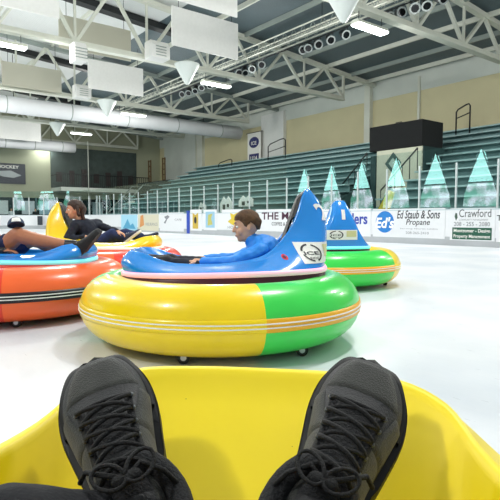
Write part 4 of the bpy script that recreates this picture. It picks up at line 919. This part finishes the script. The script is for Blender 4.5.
# ------------------------------------------------------------------ the photographer's legs and boots
ph = empty('person', (0, .0, .33), 0, 'photographer seen only as outstretched legs in black socks and hiking shoes', 'person')
L_ank = Vector((-.105, .50, .455)); R_ank = Vector((.062, .49, .455))
mb = MB()
capsule(mb, L_ank+Vector((-.0, .02, -.03)), Vector((-.20, .42, .49)), .036, .042); capsule(mb, Vector((-.20, .42, .49)), Vector((-.36, .27, .545)), .044, .056); capsule(mb, Vector((-.36, .27, .545)), Vector((-.10, -.12, .46)), .062, .085)
capsule(mb, R_ank+Vector((0, .02, -.03)), Vector((.065, .40, .485)), .036, .042); capsule(mb, Vector((.065, .40, .485)), Vector((.10, .22, .52)), .044, .056); capsule(mb, Vector((.10, .22, .52)), Vector((.08, -.12, .46)), .062, .085)
capsule(mb, Vector((-.1, -.14, .46)), Vector((.1, -.14, .46)), .11, .11)
for A_, d in ((L_ank, Vector((-.27, .76, .59))), (R_ank, Vector((.29, .77, .58)))): capsule(mb, A_+Vector((0, .02, -.04)), A_+Vector((0, .02, -.04))+d*.10, .026, .022)
fuse(mb, 'body', M_skin, ph, .007, 4)
mb = MB(); capsule(mb, Vector((-.30, .15, .50)), Vector((-.10, -.10, .46)), .09, .11); capsule(mb, Vector((.10, .08, .49)), Vector((.09, -.10, .46)), .09, .11); capsule(mb, Vector((-.1, -.14, .46)), Vector((.1, -.14, .46)), .125, .125); fuse(mb, 'shorts', mat('dark_shorts', '22252B', .8), ph, .01, 3)
sockm = mat('black_sock', '0F1117', .9, bump=.2, bscale=260)
mb = MB(); capsule(mb, L_ank+Vector((.0, .02, -.03)), L_ank+Vector((-.02, -.015, .0)), .048, .046); capsule(mb, L_ank+Vector((-.02, -.015, .0)), Vector((-.205, .415, .492)), .047, .052); fuse(mb, 'sock', sockm, ph, .005, 3, disp=.004)
mb = MB(); capsule(mb, R_ank+Vector((0, .02, -.03)), R_ank+Vector((0, -.01, .0)), .048, .047); capsule(mb, R_ank+Vector((0, -.01, 0)), Vector((.065, .36, .495)), .048, .055); fuse(mb, 'sock', sockm, ph, .005, 3, disp=.004)

leather = mat('shoe_leather', '202124', .6, var=.4, scale=22, bump=.25, bscale=420)
suede = mat('shoe_suede', '2B2D29', .85, var=.4, scale=35, bump=.3, bscale=500, sheen=.2)
soleb = mat('shoe_rubber', '141416', .6, bump=.1)
lacem = mat('shoe_lace', '0F1012', .8, bump=.4, bscale=500)
meshm = mat('shoe_tongue', '1A1B1E', .85, bump=.5, bscale=400)
XS = [0, .01, .03, .06, .10, .14, .18, .22, .255, .28, .298, .308]
WS = [.016, .027, .035, .038, .038, .040, .047, .054, .053, .045, .032, .010]
HS = [.075, .095, .108, .112, .108, .096, .080, .066, .056, .048, .038, .022]
def interp(x, A):
    x = max(XS[0], min(XS[-1], x))
    for i in range(len(XS)-1):
        if x <= XS[i+1]:
            u = (x-XS[i])/(XS[i+1]-XS[i]); h = XS[i+1]-XS[i]
            def sl(j):
                j0 = max(0, j-1); j1 = min(len(XS)-1, j+1); return (A[j1]-A[j0])/(XS[j1]-XS[j0])
            return A[i]*(1+2*u)*(1-u)**2+h*sl(i)*u*(1-u)**2+A[i+1]*u*u*(3-2*u)+h*sl(i+1)*u*u*(u-1)
def boot(H, fwd, up, side, label):
    fr = frame(fwd, up); H = Vector(H); k = 1.0
    def G(x, y, z): return H+fr @ Vector((x, y, z))*.96
    def U(x, th, off=0):
        wd = interp(x, WS)+off; h = interp(x, HS)+off; c = math.cos(th); s_ = max(0, math.sin(th))
        asym = .006*side*math.sin(PI*x/.31)
        yy = wd*(abs(c)**.85)*(1 if c > 0 else -1)
        return G(x+off*min(1, max(0, (x-.27)/.035)), yy+asym, .024+h*s_**.62)
    xs = [.308*(.5-.5*math.cos(PI*i/40)) for i in range(41)]; th = [PI*j/28 for j in range(29)]
    mb = MB(); rows = [[U(x, t) for t in th] for x in xs]; mb.grid(rows, False); mb.add(rows[0], [tuple(range(29))]); mb.add(rows[-1], [tuple(range(29))[::-1]])
    sh = mb.build('shoe', leather, ph); 
    # sole
    out = [(x, interp(x, WS)+.0065+(.003 if .15 < x < .29 else 0)) for x in xs]; asf = lambda x: .006*side*math.sin(PI*x/.31)
    poly = [(x+(.006 if x > .3 else 0), y+asf(x)) for x, y in out]+[(x-(.004 if x < .005 else 0), -y+asf(x)) for x, y in out[::-1]]
    mb = MB(); n = len(poly); lv = [(.94, 0), (1, .006), (1, .022), (.985, .031)]
    mb.grid([[G(.155+(x-.155)*s_, y*s_, z+(.012*max(0, (x-.24)/.07)**2)) for x, y in poly] for s_, z in lv], True, smooth=False); mb.add([G(x, y*.98, .030+(.012*max(0, (x-.24)/.07)**2)) for x, y in poly], [tuple(range(n))]); mb.add([G(.155+(x-.155)*.94, y*.94, (.012*max(0, (x-.24)/.07)**2)) for x, y in poly], [tuple(range(n))[::-1]])
    mb.build('sole', soleb, sh)
    # toe bumper
    mb = MB(); tr = []
    for j in range(2):
        for i in range(41): pass
    xsb = [.215+.093*math.sin(PI/2*i/24) for i in range(25)]
    for lo, hi, sg in ((0, .0, 1), ):
        rowsA = []
        for x in xsb: 
            lim = .10+.62*max(0, (x-.215)/.093)**1.5
            rowsA.append([U(x, lim*q/5, .0045 if 0 < q < 5 else (.0035 if q == 0 else .0)) for q in range(6)])
        mb.grid(rowsA, False)
        rowsB = []
        for x in xsb:
            lim = .10+.62*max(0, (x-.215)/.093)**1.5
            rowsB.append([U(x, PI-lim*q/5, .0045 if 0 < q < 5 else (.0035 if q == 0 else .0)) for q in range(6)])
        mb.grid(rowsB, False)
        a_, b_ = rowsA[-1], rowsB[-1]; mb.grid([a_, [p*.5+q*.5+fr @ Vector((.006, 0, .0)) for p, q in zip(a_, b_)], b_], False)
    mb.build('toe_bumper', soleb, sh)
    # suede overlays: toe cap, side panels
    def patch(x0, x1, t0f, t1f, m, off=.0022, nm='overlay', nx=14, nt_=8):
        mb = MB(); rows = []
        for i in range(nx+1):
            x = x0+(x1-x0)*i/nx; t0 = t0f(i/nx); t1 = t1f(i/nx)
            rows.append([U(x, t0+(t1-t0)*j/nt_, off if (0 < i < nx and 0 < j < nt_) else 0.0003) for j in range(nt_+1)])
        mb.grid(rows, False); return mb.build(nm, m, sh)
    patch(.232, .290, lambda q: .62+.35*q, lambda q: PI-.62-.35*q, suede, nm='toe_cap')
    for a, b_ in ((.14, 1.12), (PI-.14, PI-1.12)):
        patch(.06, .16, lambda q: a, lambda q: b_+(a-b_)*.05*math.sin(q*9), suede)
        patch(.162, .225, lambda q: a, lambda q: b_+(a-b_)*(.12+.35*q), suede)
    # eyestay strips and tongue
    for sg in (1, -1):
        c = lambda q: PI/2-sg*(.40+.12*(1-q)); d = lambda q: PI/2-sg*(.62+.14*(1-q)); patch(.085, .215, c, d, meshm, .0042, 'eyestay', 16, 4)
    patch(.07, .215, lambda q: PI/2-.36-.1*(1-q), lambda q: PI/2+.36+.1*(1-q), meshm, .003, 'tongue')
    # laces
    lc = MB(); n = 6; xsL = [.205-.022*i for i in range(n)]
    for i, x in enumerate(xsL):
        aa = .50
        for sg in (1, -1):
            x2 = xsL[i+1] if i < n-1 else x-.012
            if i < n-1: 
                pts = []
                for q in range(9):
                    u = q/8; pts.append(U(x+(x2-x)*u, PI/2-sg*aa*(1-2*u), .0075+.005*math.sin(PI*u)+(.0015 if sg > 0 else 0)))
                lc.tube(pts, .0026, 6)
        if i in (0,):
            lc.tube([U(x, PI/2-aa+2*aa*q/8, .008) for q in range(9)], .0026, 6)
    lc.build('lace', lacem, sh)
    # bow: two loops and two ends
    kn = U(.082, PI/2, .016); mb = MB(); capsule(mb, kn+fr @ Vector((0, -.008, 0)), kn+fr @ Vector((0, .008, 0)), .0065, .0065, 8)
    for sg in (1, -1):
        loop = []
        for q in range(15):
            a = 2*PI*q/14; loop.append(kn+fr @ Vector((.013*math.sin(a)+.012*(1-math.cos(a))*.5, sg*.015*(1-math.cos(a)), .004+.006*math.sin(a/2)-.010*(1-math.cos(a))*.5)))
        mb.tube(loop, .0021, 6)
        mb.tube([kn, kn+fr @ Vector((.010, sg*.016, .000)), kn+fr @ Vector((.012+.015*side*sg, sg*.034, -.010)), kn+fr @ Vector((.005+.02*side*sg, sg*.042, -.022))], .0026, 6)
    mb.build('lace_bow', lacem, sh)
    # metal hooks
    for i, x in enumerate(xsL):
        for sg in (1, -1):
            mb = MB(); p = U(x, PI/2-sg*.53, .006); ell(mb, p, (.0035, .0035, .0022), fr, 6); mb.build('eyelet', mat('gunmetal', '55595C' if i < 4 else '55595C', .3, metal=.9), sh)
    # padded collar
    mb = MB(); ring = []
    for q in range(28):
        a = 2*PI*q/28; ring.append(G(.058+.052*math.cos(a), .037*math.sin(a), .124+.006*math.cos(2*a)-.004*math.cos(a)))
    mb.tube(ring, .012, 10, closed=True); mb.build('collar', meshm, sh)
    return sh
boot((-.076, .505, .374), (-.47, .74, .62), (-.0, -.63, .77), 1, '')
boot((.028, .500, .374), (.49, .74, .62), (.0, -.63, .77), -1, '')
shift(ph)
ph.location.z += .032
